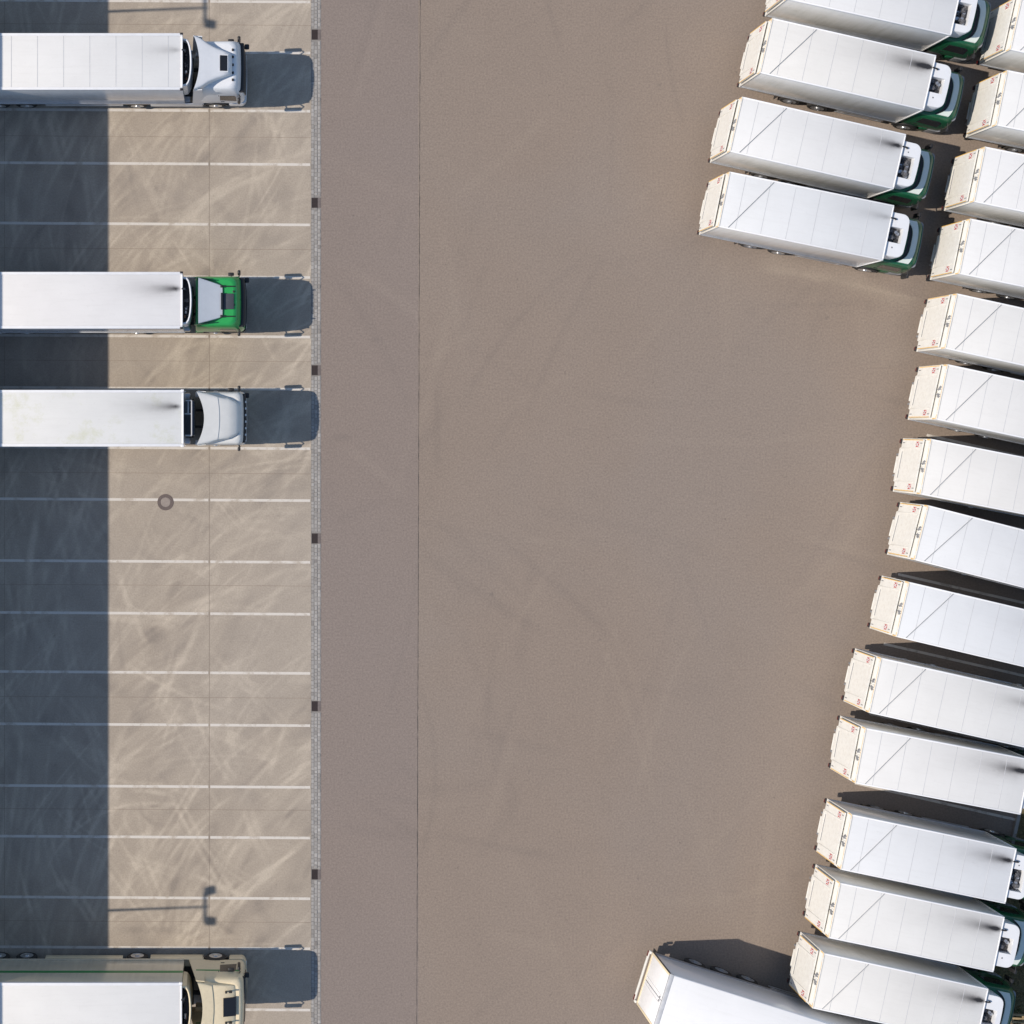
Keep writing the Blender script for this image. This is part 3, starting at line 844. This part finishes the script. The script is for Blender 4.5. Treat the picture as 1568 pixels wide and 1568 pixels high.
        if spec.get('fins'):
            x0f, x1f, zf, wf = spec['fins']
            b = MB(); b.loft([[(x0f, s * 1.215, 1.02), (x1f, s * 1.215, 1.02), (x1f + .02, s * 1.18, zf), (x0f + wf, s * 1.2, zf)], [(x0f, s * 1.255, 1.02), (x1f, s * 1.255, 1.02), (x1f + .02, s * 1.215, zf), (x0f + wf, s * 1.24, zf)]], 0)
            b.build('side_fairing', [spec.get('finpaint', paint)], cabo)
        # mirrors on two arms
        b = MB(); b.box(-.34, -.20, s * 1.32, s * 1.50, 1.98, 2.66, 0, .05)
        b.tube([(-.30, s * 1.15, 2.60), (-.22, s * 1.30, 2.74), (-.26, s * 1.41, 2.64)], .025); b.tube([(-.30, s * 1.2, 2.02), (-.26, s * 1.34, 2.04)], .025)
        b.build('mirror', ['black'], cabo)
        if s > 0:
            b = MB(); b.box(-.02, .20, .93, 1.17, 2.36, 2.50, 0, .05); b.tube([(-.25, 1.02, 2.55), (.05, 1.05, 2.46)], .022); b.build('kerb_mirror', ['black'], cabo)
            b = MB(); b.box(-.78, -.5, 1.24, 1.40, 2.42, 2.52, 0, .04); b.tube([(-.62, 1.14, 2.48), (-.62, 1.3, 2.48)], .02); b.build('wide_mirror', ['black'], cabo)
    # windscreen and visor
    b = MB()
    zs = [1.62, 2.0, 2.4, spec.get('ws_top', 2.72)]
    loops = []
    for off in (.045, -.03):
        l = [( xz(z) + .04 * (1 - (y / yz(z)) ** 2) + off, y, z) for z, y in [(zs[0], -1.0), (zs[0], -.5), (zs[0], 0), (zs[0], .5), (zs[0], 1.0), (zs[-1], .98), (zs[-1], .5), (zs[-1], 0), (zs[-1], -.5), (zs[-1], -.98)]]
        loops.append(l)
    b.loft(loops[::-1], 0); b.build('windscreen', ['glass'], cabo)
    zv, xv = spec.get('visor', (2.74, -.03)); 
    b = MB()
    def vis(x0_, x1_, z_, hw_=1.12):
        return [(x1_ + .05 * (1 - (y / 1.2) ** 2), y, z_) for y in (-hw_, -.7, -.35, 0, .35, .7, hw_)] + [(x0_, hw_, z_), (x0_, -hw_, z_)]
    b.loft([vis(xz(zv) - .06, xv - .01, zv), vis(xz(zv + .12) - .06, xv - .05, zv + .10), vis(xz(zv + .12) - .06, xv - .10, zv + .13)], 0)
    b.build('sun_visor', [spec.get('visorpaint', 'black')], cabo)
    spec['roofwork'](cabo, t)
    tag(t, label, 'semi truck', 'semi trucks backed onto the loading docks')
    return t

LV1 = [(.96, -2.08, -.02, 1.22, .2, .06), (1.25, -2.08, 0, 1.245, .2, .06), (1.6, -2.08, 0, 1.25, .2, .06), (2.7, -2.06, -.16, 1.20, .2, .06),
       (3.0, -2.04, -.26, 1.16, .25, .08), (3.22, -2.03, -.36, 1.10, .3, .1), (3.32, -2.02, -.46, 1.04, .3, .12), (3.345, -2.0, -.56, .96, .3, .12)]
LV2 = [(z, x0 - .2, x1, a_, b_, c_) for z, x0, x1, a_, b_, c_ in LV1]
LV3 = [(.96, -1.86, -.02, 1.22, .2, .06), (1.25, -1.86, 0, 1.245, .2, .06), (1.6, -1.86, 0, 1.25, .2, .06), (2.7, -1.85, -.06, 1.22, .2, .06),
       (3.0, -1.84, -.10, 1.20, .2, .08), (3.2, -1.83, -.15, 1.16, .22, .1), (3.30, -1.82, -.22, 1.10, .25, .12), (3.33, -1.8, -.3, 1.02, .3, .12)]
LV4 = [(z, x0 - .06, x1, a_, b_, c_) for z, x0, x1, a_, b_, c_ in LV3]
def roof_white(cabo, t):
    b = MB()
    deflector(b, [(-.58, .44, 3.36, .03), (-.70, .50, 3.58, .08), (-1.0, .60, 3.66, .12), (-1.35, .74, 3.71, .15), (-1.7, .92, 3.77, .15), (-2.0, 1.12, 3.82, .12), (-2.32, 1.24, 3.87, .08)], 3.30, .26)
    d = b.build('roof_fairing', ['white', 'black'], cabo, angle=50)
    def slab(x0, x1, w, za, zb_, h, m): b.loft([[(x0, -w, za), (x1, -w, zb_), (x1, w, zb_), (x0, w, za)], [(x0, -w, za + h), (x1, -w, zb_ + h), (x1, w, zb_ + h), (x0, w, za + h)]], m)
    b = MB(); slab(-1.18, -.76, .40, 3.63, 3.56, .085, 1); slab(-1.13, -.80, .35, 3.70, 3.643, .022, 0)
    b.build('sunroof', ['glass', 'white'], cabo)
    for y in (-.68, -.36, 0, .36, .68):
        b = MB(); b.box(-.60, -.50, y - .06, y + .06, 3.33, 3.39, 0, .02); b.build('marker_light', ['black'], cabo)
def roof_green(cabo, t):
    b = MB()
    deflector(b, [(-1.02, .70, 3.42, .03), (-1.3, .80, 3.54, .04), (-1.7, .92, 3.72, .04), (-2.10, 1.03, 3.92, .03)], 3.32, 0.0, crown=.02)
    b.build('roof_spoiler', ['white', 'black'], cabo)
    b = MB(); b.box(-1.0, -.50, -.36, .36, 3.34, 3.40, 0, .05); b.box(-1.09, -.98, -.38, .38, 3.34, 3.52, 1, .02); b.build('roof_hatch', ['hatch', 'glass'], cabo)
    for y in (-.68, .68):
        b = MB(); b.tube([(-1.1, y, 3.46), (-.42, y, 3.40)], .028); b.box(-1.12, -1.0, y - .06, y + .06, 3.35, 3.5, 0, .02); b.build('spoiler_strut', ['black'], cabo)
    for y in (-.15, .45):
        b = MB(); b.box(-.56, -.46, y - .05, y + .05, 3.30, 3.37, 0, .02); b.build('marker_light', ['black'], cabo)
    for s in (-1, 1):
        b = MB(); b.loft([[(-2.28, s * 1.05, 3.30), (-1.2, s * .95, 3.30), (-1.2, s * .93, 3.36), (-2.28, s * 1.04, 3.66)], [(-2.28, s * 1.09, 3.30), (-1.2, s * .99, 3.30), (-1.2, s * .97, 3.36), (-2.28, s * 1.08, 3.66)]], 0)
        b.build('spoiler_side', ['cabgreen'], cabo)
def roof_dome(cabo, t):
    b = MB()
    deflector(b, [(-.20, .46, 3.335, .03), (-.28, .64, 3.42, .07), (-.42, .78, 3.55, .14), (-.80, .95, 3.66, .2), (-1.25, 1.05, 3.72, .2), (-1.255, 1.05, 3.745, .2), (-1.7, 1.14, 3.79, .16), (-2.20, 1.22, 3.84, .10)], 3.30, .36, crown=.03)
    b.build('roof_fairing', ['offwhite', 'black'], cabo, angle=50)
    for y in (-.78, .78):
        b = MB(); b.cyl((-.55, y, 3.32), (-.40, y * .98, 3.40), .03); b.build('marker_light', ['greymetal'], cabo)
    for y in (-.75, -.45, -.15, .15, .45, .75):
        b = MB(); b.box(.0, .07, y - .05, y + .05, 2.93, 2.98, 0, .015); b.build('visor_lamp', ['lens'], cabo)
def roof_sand(cabo, t):
    b = MB()
    deflector(b, [(-.46, .9, 3.35, .02), (-.56, .94, 3.42, .05), (-1.0, .98, 3.53, .07), (-1.50, 1.04, 3.60, .10), (-1.51, 1.04, 3.64, .10), (-1.8, 1.12, 3.70, .1), (-2.15, 1.2, 3.76, .08)], 3.30, .24)
    b.build('roof_fairing', ['sand', 'black'], cabo, angle=50)
    b = MB(); b.loft([[(-.98, -.42, 3.50), (-.40, -.42, 3.38), (-.40, .42, 3.38), (-.98, .42, 3.50)], [(-.98, -.42, 3.60), (-.40, -.42, 3.45), (-.40, .42, 3.45), (-.98, .42, 3.60)]], 0)
    b.build('sunroof', ['glass'], cabo)
    for s in (-1, 1):
        for k in range(2):
            b = MB(); b.box(-.90 + k * .17, -.80 + k * .22, s * .66, s * .73, 3.46, 3.66 - .04 * k, 0, .01); b.build('air_horn', ['black'], cabo)
        for za, zb_, xa in ((2.96, 3.06, -.35), (2.24, 2.38, -.25)):
            b = MB(); yv = 1.165 if za > 2.9 else 1.225
            b.loft([[(-2.25, s * (yv - .02), za), (xa, s * (yv - .02), za + .05), (xa, s * (yv - .02), zb_ + .05), (-2.25, s * (yv - .02), zb_)],
                    [(-2.25, s * (yv + .012), za), (xa, s * (yv + .012), za + .05), (xa, s * (yv + .012), zb_ + .05), (-2.25, s * (yv + .012), zb_)]], 0)
            b.build('green_stripe', ['stripe'], cabo)

make_semi(94.0, dict(paint='white', roof='roof_semi', side='side_semi', seams=True, soot=.22, unit='bulge', caps=True, levels=LV1, fins=(-2.45, -1.95, 3.7, .12), roofwork=roof_white, tint=(1, .995, .99), skirts=True),
          'white tractor with dark square sunroof and ribbed white trailer at the topmost occupied dock')
make_semi(459.7, dict(paint='green', roof='roof_semi', side='side_semi', soot=.6, unit='bulge', caps=True, levels=LV2, roofwork=roof_green, tint=(1.0, .985, .985), bumperpaint='black', skirt='seam'),
          'bright green tractor with white roof spoiler and smooth white trailer at the second dock')
make_semi(640.4, dict(paint='offwhite', roof='roof_moss', side='side_semi', soot=.55, seams=False, unit='frame', levels=LV3, roofwork=roof_dome, tint=(1, .995, .97), visor=(2.84, .03), skirt='rail', fins=(-2.22, -1.78, 3.6, .08)),
          'off-white tractor with domed roof fairing and stained white trailer at the third dock', 281)
make_semi(1548.5, dict(paint='sand', roof='roof_semi', side='side_cream', soot=0, unit='bulge', unitpaint='sand', stripe=True, levels=LV4, fins=(-2.62, -1.85, 3.62, .42), roofwork=roof_sand, skirts=True, skirt='side_cream', visorpaint='glass', tint=(1, .99, .975)),
          'sand yellow tractor with green stripe and cream sided trailer at the bottom dock', 278.5)

# ------------------------------------------------------------------ rigid refrigerated box trucks
BL, BHW, BZ = 7.52, 1.272, 3.92
def make_box_truck(wide):
    t = empty('refrigerated_truck', (0, 0, 0))
    b = MB()
    b.box(0, BL, -BHW + .015, BHW - .015, 1.08, BZ - .03, 1, .02)
    b.box(.02, BL - .01, -BHW + .07, BHW - .07, BZ - .035, BZ - .012, 0, .006)
    for s in (-1, 1):
        b.box(0, BL, s * (BHW - .07), s * BHW, BZ - .13, BZ, 2, .02)
        b.box(0, BL, s * (BHW - .05), s * (BHW + .006), 1.04, 1.16, 3, .01)
        b.box(BL - .06, BL + .006, s * (BHW - .05), s * (BHW + .004), 1.161, BZ - .131, 2, .01)
    b.box(BL - .05, BL + .006, -BHW + .071, BHW - .071, BZ - .1, BZ + .002, 2, .015)
    for d in (1.05, 2.2, 3.35, 4.5, 5.65, 6.8):
        x = BL - d; b.box(x - .009, x + .009, -BHW + .075, BHW - .075, BZ - .0125, BZ - .007, 4)
    # cable clipped across the roof
    b.tube([(.38, -BHW + .06, BZ + .004), (2.0, BHW - .08, BZ + .004)], .017, 6, 5)
    box = b.build('cargo_box', ['roof', 'side', 'rail', 'alu', 'seam', 'brace'], t)
    # rear frame and doors
    b = MB()
    b.box(-.045, -.002, -BHW, BHW, BZ - .10, BZ - .001, 0, .008); b.box(-.045, -.002, -BHW, BHW, 1.05, 1.17, 0, .008)
    for s in (-1, 1):
        b.box(-.045, -.002, s * (BHW - .07), s * BHW, 1.171, BZ - .101, 0, .008)
        b.box(-.049, -.046, s * (BHW - .06), s * (BHW - .015), 3.52, BZ - .12, 1)
        b.box(-.049, -.046, s * (BHW - .22), s * (BHW - .02), BZ - .075, BZ - .03, 1)
    b.box(-.049, -.046, -.85, .85, BZ - .065, BZ - .04, 1)
    b.build('rear_frame', ['cream', 'tape'], box)
    for s in (-1, 1):
        b = MB(); b.box(-.035, -.003, s * .006, s * (BHW - .075), 1.18, BZ - .105, 0, .006); d = b.build('rear_door', ['cream'], box)
        b = MB(); yy = .10
        b.cyl((-.06, s * .12, 1.2), (-.06, s * .12, BZ - .12), .016, n=8); b.box(-.08, -.036, s * .06, s * .18, 3.56, 3.60, 0); b.box(-.08, -.036, s * .09, s * .28, 3.68, 3.72, 0)
        b.box(-.08, -.036, s * .2, s * .24, 3.58, 3.80, 0)
        b.build('lock_rod', ['greymetal'], d)
    # tail lift standing upright against the doors
    lx = -.18
    b = MB()
    prof = [(-1.20, 1.42), (-.84, 1.42), (-.78, 1.22), (.78, 1.22), (.84, 1.42), (1.20, 1.42), (1.20, 3.47), (-1.20, 3.47)]
    b.loft([[(lx, y, z) for y, z in prof], [(lx + .06, y, z) for y, z in prof]], 0)
    b.box(lx - .015, lx - .001, -.80, .80, 1.40, 1.46, 0, .005); 
    for s in (-1, 1):
        b.box(lx - .02, lx - .001, s * .76, s * .81, 1.42, 3.30, 0, .006)
        b.box(lx - .008, lx - .0005, s * 1.165, s * 1.20, 1.43, 3.45, 1)
        b.box(lx - .006, lx - .0005, s * 1.02, s * 1.06, 1.46, 1.68, 2); b.box(lx - .006, lx - .0005, s * 1.02, s * 1.06, 3.22, 3.42, 2)
    b.box(lx - .012, lx - .001, -.62, .62, 1.56, 1.60, 2)
    lift = b.build('tail_lift', ['cream', 'tape', 'greymetal'], t)
    for s in (-1, 1):
        b = MB(); y0, y1, z0, z1 = s * .98 - .12, s * .98 + .12, 2.82, 3.10
        b.box(lx - .010, lx - .0006, y0, y1, z0, z1, 0)
        for k in (-1, 1):
            cy, cz = (y0 + y1) / 2, (z0 + z1) / 2
            b.add([(lx - .013, cy - k * .115, cz - .13), (lx - .013, cy - k * .070, cz - .15), (lx - .013, cy + k * .115, cz + .13), (lx - .013, cy + k * .070, cz + .15)], [(0, 1, 2, 3)], 1)
        b.build('warning_marker', ['red', 'white'], lift, smooth=False)
        b = MB(); b.box(-.02, .5, s * .5 - .05, s * .5 + .05, .62, .84, 0, .02); b.cyl((0, s * .5, .8), (.7, s * .5, .74), .04); b.build('lift_arm', ['greymetal'], t)
        b = MB(); b.box(-.10, .04, s * 1.02, s * 1.24, .88, 1.03, 0, .03); tl = b.build('tail_lamp', ['black'], t)
        b = MB(); b.box(-.110, -.101, s * 1.05, s * 1.19, .91, .99, 0); b.build('lamp_lens', ['lensred'], tl)
        b = MB(); b.box(1.9, 1.93, s * .75, s * 1.22, .25, .95, 0); b.build('mudflap', ['black'], t)
    b = MB(); b.box(-.16, -.06, -.40, .40, .98, 1.06, 0, .02); b.build('rear_bumper', ['cream'], t)
    # chassis
    b = MB()
    for s in (-1, 1): b.box(.2, 9.2, s * .34, s * .46, .68, 1.0, 0)
    for x in (.8, 2.0, 3.3, 5.0, 6.4): b.box(x, x + .12, -.9, .9, 1.0, 1.075, 0)
    for x in (2.6, 3.95, 8.12): b.cyl((x, -1, .5), (x, 1, .5), .09)
    b.build('chassis', ['chassis'], t)
    for s in (-1, 1):
        b = MB()
        for z in (.48, .74): b.box(4.75, 7.0, s * 1.20, s * 1.235, z, z + .10, 0, .01)
        for x in (4.9, 6.8): b.box(x, x + .06, s * 1.16, s * 1.222, .46, 1.06, 0)
        b.build('side_guard', ['alu'], t)
        b = MB(); b.box(5.0, 6.3, s * .62, s * 1.12, .42, .95, 0, .07); b.build('fuel_tank' if s > 0 else 'battery_box', ['alu' if s > 0 else 'black'], t)
        wheel(t, 2.6, s * 1.22, .5, .27, 'greymetal', True); wheel(t, 3.95, s * 1.24, .5, .27, 'alu', True); wheel(t, 8.12, s * 1.22, .5, .31, 'alu')
    # cab
    lv = [(.95, 7.72, 9.68, 1.17, .25, .06), (1.25, 7.70, 9.72, 1.20, .28, .06), (1.6, 7.70, 9.72, 1.20, .28, .06), (2.45, 7.72, 9.54, 1.17, .3, .08), (2.68, 7.74, 9.44, 1.13, .34, .1), (2.80, 7.80, 9.35, 1.06, .36, .14), (2.83, 7.9, 9.26, .98, .36, .14)]
    b = MB(); b.loft(cab_levels(lv, .06), 0)
    cabo = b.build('cab', ['cabgreen'], t, angle=40)
    def yz(z):
        for A_, B_ in zip(lv[:-1], lv[1:]):
            if A_[0] <= z <= B_[0]: return A_[3] + (B_[3] - A_[3]) * (z - A_[0]) / (B_[0] - A_[0])
        return lv[-1][3]
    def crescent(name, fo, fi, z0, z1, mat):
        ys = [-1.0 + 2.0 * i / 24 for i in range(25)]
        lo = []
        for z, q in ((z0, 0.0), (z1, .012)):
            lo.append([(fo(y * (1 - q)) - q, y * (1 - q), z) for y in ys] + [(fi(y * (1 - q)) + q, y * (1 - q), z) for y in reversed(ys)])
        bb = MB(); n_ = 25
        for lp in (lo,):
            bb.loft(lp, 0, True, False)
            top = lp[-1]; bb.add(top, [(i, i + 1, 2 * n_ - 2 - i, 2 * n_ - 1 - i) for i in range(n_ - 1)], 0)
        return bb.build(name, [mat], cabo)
    fo = lambda y: 9.30 - .20 * abs(y) ** 3
    fi = lambda y: 9.03 - .50 * abs(y) ** 4
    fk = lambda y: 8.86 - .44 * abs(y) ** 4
    crescent('roof_panel', fo, fi, 2.78, 2.88, 'palegreen')
    crescent('roof_gap_shade', lambda y: fi(y) - .004, fk, 2.78, 2.845, 'black')  # black strip paints the shade of the gap between cooling unit and roof panel
    b = MB(); b.loft([rr(9.0, 9.50, 1.08, .3, .03, 2.60, 6, .07), rr(9.1, 9.46, 1.06, .3, .03, 2.70, 6, .07)], 0); b.loft([rr(9.36, 9.525, 1.075, .14, .03, 2.575, 6, .075), rr(9.36, 9.525, 1.075, .14, .03, 2.598, 6, .075)], 1); b.build('sun_visor', ['cabgreen', 'greymetal'], cabo)
    b = MB(); b.loft([rr(9.1, 9.76, 1.17, .25, .04, .32, 5, .07), rr(9.1, 9.79, 1.20, .27, .04, .6, 5, .08), rr(9.1, 9.79, 1.20, .27, .04, .9, 5, .08)], 0); b.build('bumper', ['greymetal'], cabo)
    b = MB()
    l = []
    for off in (-.03, .012):
        l.append([(9.72 + (9.54 - 9.72) * (z - 1.6) / .85 + .06 * (1 - (y / 1.18) ** 2) + off, y, z) for z, y in ((1.66, -.9), (1.66, 0), (1.66, .9), (2.42, .86), (2.42, 0), (2.42, -.86))])
    b.loft(l, 0); b.build('windscreen', ['glass'], cabo)
    for s in (-1, 1):
        b = MB(); side_plate(b, [(8.15, 1.72), (9.18, 1.62), (9.10, 2.25), (8.95, 2.42), (8.15, 2.42)], yz, s); b.build('side_window', ['glass'], cabo)
        b = MB(); side_plate(b, [(8.02, 1.3), (8.05, 1.3), (8.05, 2.46), (8.02, 2.46)], yz, s, .006); side_plate(b, [(8.12, 1.45), (8.30, 1.45), (8.30, 1.50), (8.12, 1.50)], yz, s, .02); b.build('door_handle', ['black'], cabo)
        b = MB(); b.box(9.30, 9.44, s * 1.34, s * 1.54, 1.80, 2.42, 0, .04); b.tube([(9.30, s * 1.12, 2.44), (9.36, s * 1.44, 2.42)], .02); b.tube([(9.34, s * 1.17, 1.74), (9.38, s * 1.42, 1.80)], .02); b.build('mirror', ['black'], cabo)
        b = MB(); b.box(9.72, 9.81, s * .68, s * 1.02, .62, .82, 0, .03); b.build('headlight', ['lens'], cabo)
        b = MB()
        pts = [(8.12 + .60 * math.cos(R(a)), .5 + .56 * math.sin(R(a))) for a in range(0, 181, 15)]; pin = [(8.12 + .54 * math.cos(R(a)), .5 + .51 * math.sin(R(a))) for a in range(180, -1, -15)]
        b.loft([[(x, s * .95, z) for x, z in pts + pin], [(x, s * 1.24, z) for x, z in pts + pin]], 0); b.build('wheel_arch', ['black'], cabo)
        b = MB(); b.box(8.74, 9.08, s * .9, s * 1.19, .38, .94, 0, .03); b.box(8.78, 9.04, s * 1.191, s * 1.195, .6, .66, 1); b.build('step_panel', ['cabgreen', 'black'], cabo)
    # cooling unit on the box front, over the cab roof
    x0, x1 = BL + .008, BL + .86
    def U(ins, z, n=6):
        p = rr(x0, x1 - ins, 1.0 - ins, .30, .02, z, n, .05); return p
    b = MB()
    b.loft([U(.02, 2.92), U(0, 3.0), U(0, 3.74), U(.02, 3.79)], 0, True, False)
    hx0, hx1 = (x0 + .03, x0 + .66) if wide else (x0 + .05, x0 + .66)
    hy0, hy1 = (-.66, .34) if wide else (-.36, .34)
    top = U(.02, 3.79); n = len(top)
    # top deck with a rectangular opening
    def rect_loop(zv):
        c = Vector(((hx0 + hx1) / 2, (hy0 + hy1) / 2)); out = []
        for (x, y, z) in top:
            d = Vector((x, y)) - c
            sx = (hx1 - c.x) / d.x if d.x > 1e-6 else ((hx0 - c.x) / d.x if d.x < -1e-6 else 1e9)
            sy = (hy1 - c.y) / d.y if d.y > 1e-6 else ((hy0 - c.y) / d.y if d.y < -1e-6 else 1e9)
            k = min(sx, sy); out.append((c.x + d.x * k, c.y + d.y * k, zv))
        # snap nearest vertices to the corners
        for cx, cy in ((hx0, hy0), (hx0, hy1), (hx1, hy0), (hx1, hy1)):
            i = min(range(len(out)), key=lambda j: (out[j][0] - cx) ** 2 + (out[j][1] - cy) ** 2); out[i] = (cx, cy, zv)
        return out
    b.loft([top, rect_loop(3.80), rect_loop(3.45)], 0, False, False)
    b.loft([rect_loop(3.46), [(p[0] * .999 + .001 * x0, p[1] * .99, 3.455) for p in rect_loop(3.455)]], 1, False, True)
    b.box(x0 + .28, x0 + .32, -.62 if not wide else .50, -.56 if not wide else .55, 3.79, 3.815, 1)
    u = b.build('cooling_unit', ['white', 'machine'], t, angle=40)
    b = MB(); rnd = random.Random(5 if wide else 9)
    for i in range(16 if wide else 11):
        x = rnd.uniform(hx0 + .06, hx1 - .2); y = rnd.uniform(hy0 + .05, hy1 - .2)
        b.box(x, x + rnd.uniform(.08, .2), y, y + rnd.uniform(.08, .2), 3.46, 3.50 + rnd.uniform(.02, .2), rnd.choice([0, 0, 1, 2]), .015)
    for i in range(5 if wide else 3):
        x = rnd.uniform(hx0 + .12, hx1 - .12); y = rnd.uniform(hy0 + .12, hy1 - .12)
        b.cyl((x, y, 3.46), (x, y, 3.62), .09, .07, 12, 1)
    b.build('machinery', ['machine', 'alu', 'black'], u)
    b = MB(); b.tube([(BL + .22, .68, 3.7), (BL + .22, .68, 3.86), (BL + .12, .68, 3.93), (BL - .05, .68, 3.965)], .036, 10); b.build('exhaust_pipe', ['black'], u)
    return t

protos = {False: None, True: None}
TRUCKS = [
 # RU, RL, slope, wide opening, soot, tint, label
 ((1226, -85), (1206, -1.9), .222, True, .45, (.97, .98, 1.0), 'top truck of the short front row, cut by the upper frame edge', 0),
 ((1184.7, 27.5), (1165, 111.8), .228, False, 1.15, (1.0, .99, .97), 'box truck with the widest soot plume, second from the top of the short row', 0),
 ((1139.4, 149), (1118, 231.5), .229, True, .75, (.985, .99, 1.0), 'third box truck of the short front row, with a wide dark cooling opening', 0),
 ((1120, 263), (1100.5, 347.4), .205, False, .22, (.965, .985, 1.015), 'lowest box truck of the short front row, almost clean roof, open yard beneath its side', 0),
 ((1568, -8), (1548, 76), .22, False, .4, (.98, .985, 1.0), 'uppermost truck of the long row, only its rear showing at the top edge', 1),
 ((1544, 108.0), (1527.5, 191.5), .20, False, .4, (.99, .995, 1.0), 'box truck whose tail faces the cab of the heaviest sooted truck', 1),
 ((1509.5, 224.8), (1493.5, 309), .205, False, .4, (.98, .985, 1.0), 'box truck whose tail faces the cab of the truck third in the short row', 1),
 ((1487.2, 334.7), (1471, 419.5), .205, False, .4, (.99, .995, 1.005), 'box truck whose tail faces the cab of the truck lowest in the short row', 1),
 ((1466, 449.5), (1450, 534), .219, False, .4, (.99, .985, .975), 'fifth box truck from the top of the long row, open yard behind it', 1),
 ((1452, 558.5), (1436, 642), .215, True, .4, (.99, .985, .98), 'sixth box truck from the top of the long diagonal row', 1),
 ((1427, 673.5), (1411.8, 756), .195, False, .4, (1.0, .99, .975), 'warm white box truck of the long row, just above the most tilted one', 1),
 ((1422.7, 775), (1402.5, 857), .255, False, .4, (.955, .975, 1.01), 'bluish white box truck turned most steeply of the long row, eighth from the top', 1),
 ((1392.3, 892.5), (1375.5, 974.5), .236, True, .4, (.945, .97, 1.01), 'bluish white box truck directly below the most tilted truck of the long row', 1),
 ((1350.6, 1008.8), (1333, 1090.8), .223, False, .5, (1.0, .995, .985), 'box truck fifth from the bottom of the long row, roof almost clean', 1),
 ((1326.7, 1115), (1312, 1200.0), .19, False, .95, (.995, .99, .985), 'fourth box truck from the bottom of the long row, soot spot at its front', 1),
 ((1305, 1246.5), (1290.5, 1333), .208, True, .8, (.955, .975, 1.01), 'bluish box truck third from the bottom of the long row, wide shadow above', 1),
 ((1288.8, 1352), (1270, 1437), .208, False, .9, (1.0, .995, .985), 'second box truck from the bottom of the long row, black soot tail by its exhaust', 1),
 ((1264.4, 1459.8), (1245, 1544.5), .217, False, .85, (1.0, .99, .97), 'lowest box truck of the long row, beside the big plain grey sided trailer', 1),
]
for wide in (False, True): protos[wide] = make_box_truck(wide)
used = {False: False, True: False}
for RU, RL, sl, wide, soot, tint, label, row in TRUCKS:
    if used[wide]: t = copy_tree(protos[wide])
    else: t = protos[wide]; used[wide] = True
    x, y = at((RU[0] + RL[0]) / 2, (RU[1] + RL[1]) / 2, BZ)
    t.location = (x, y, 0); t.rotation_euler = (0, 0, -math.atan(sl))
    for ch in t.children:
        if ch.name.startswith('cargo_box'): ch['soot'] = float(soot); ch['tint'] = tint
    tag(t, label, 'box truck', 'box trucks in the short front row' if row == 0 else 'box trucks in the long diagonal row')

# ------------------------------------------------------------------ grey sided trailer at the bottom edge
def make_trailer():
    ang = -math.atan(.313)
    x, y = at(1026.8, 1491.5, 4.0)
    off = Vector((math.sin(ang) * 1.275, -math.cos(ang) * 1.275))
    t = empty('semi_trailer', (x + off.x, y + off.y, 0), ang)
    L, hw, z1 = 13.6, 1.275, 4.0
    b = MB()
    b.box(.03, L, -hw + .01, hw - .01, 1.40, z1 - .02, 1, .03)
    b.box(.20, L - .02, -hw + .03, hw - .03, z1 - .022, z1, 0, .015)
    b.box(.0, .19, -hw, hw, z1 - .10, z1 - .004, 2, .012)
    for s in (-1, 1): b.box(.03, L, s * (hw - .05), s * (hw + .008), 1.22, 1.41, 3, .01)
    box = b.build('cargo_box', ['roof_semi', 'side_grey', 'seam', 'greymetal'], t)
    box['tint'] = (.965, .975, 1.0); box['soot'] = 0.0
    b = MB()
    for s in (-1, 1): b.box(-.05, .0, s * (hw - .10), s * hw, 1.25, z1 - .105, 0, .01); b.box(-.03, .029, s * hw, s * (hw + .03), 1.25, z1 - .02, 2, .005)
    b.box(-.05, .0, -hw + .101, hw - .101, 1.22, 1.38, 0, .01); 
    b.build('rear_frame', ['sand', 'cream', 'black'], box)
    for s in (-1, 1):
        b = MB(); b.box(-.04, .0, s * .018, s * (hw - .104), 1.39, z1 - .11, 0, .008); d = b.build('rear_door', ['rail'], box)
        b = MB(); b.box(-.055, -.041, s * .16, s * .19, 1.45, z1 - .2, 0); b.build('lock_rod', ['rail'], d)
        b = MB(); b.box(-.08, -.041, s * .05, s * .12, 3.70, 3.80, 0, .01); b.build('latch', ['greymetal'], d)
    b = MB(); b.box(-.12, -.04, -1.2, 1.2, .86, 1.02, 0, .02); 
    for s in (-1, 1): b.box(-.14, -.11, s * .95, s * 1.2, .88, 1.0, 1); b.box(-.12, -.03, s * 1.14, s * 1.26, .98, 1.2, 0, .02)
    b.build('rear_bumper', ['cream', 'lensred'], t)
    b = MB()
    for s in (-1, 1): b.box(.2, L - 1, s * .4, s * .52, .8, 1.39, 0); b.box(.3, .34, s * .8, s * 1.22, .3, 1.0, 0)
    for x in (2.3, 3.6, 4.9): b.cyl((x, -1, .5), (x, 1, .5), .07)
    b.build('chassis', ['chassis'], t)
    for s in (-1, 1):
        b = MB()
        for z in (.5, .78): b.box(5.9, 9.6, s * 1.19, s * 1.22, z, z + .1, 0, .01)
        for x in (6.1, 9.3): b.box(x, x + .06, s * 1.15, s * 1.205, .48, 1.2, 0)
        b.build('side_guard', ['alu'], t)
        for x in (2.3, 3.6, 4.9): wheel(t, x, s * 1.22, .5, .36, 'greymetal')
        b = MB(); b.box(10.6, 10.72, s * .78, s * .92, .05, 1.2, 0, .01); b.box(10.5, 10.82, s * .7, s * 1.0, 0, .05, 0); b.build('landing_leg', ['chassis'], t)
    tag(t, 'plain white roofed trailer with blue grey side and cream rear frame at the bottom edge', 'trailer')
make_trailer()
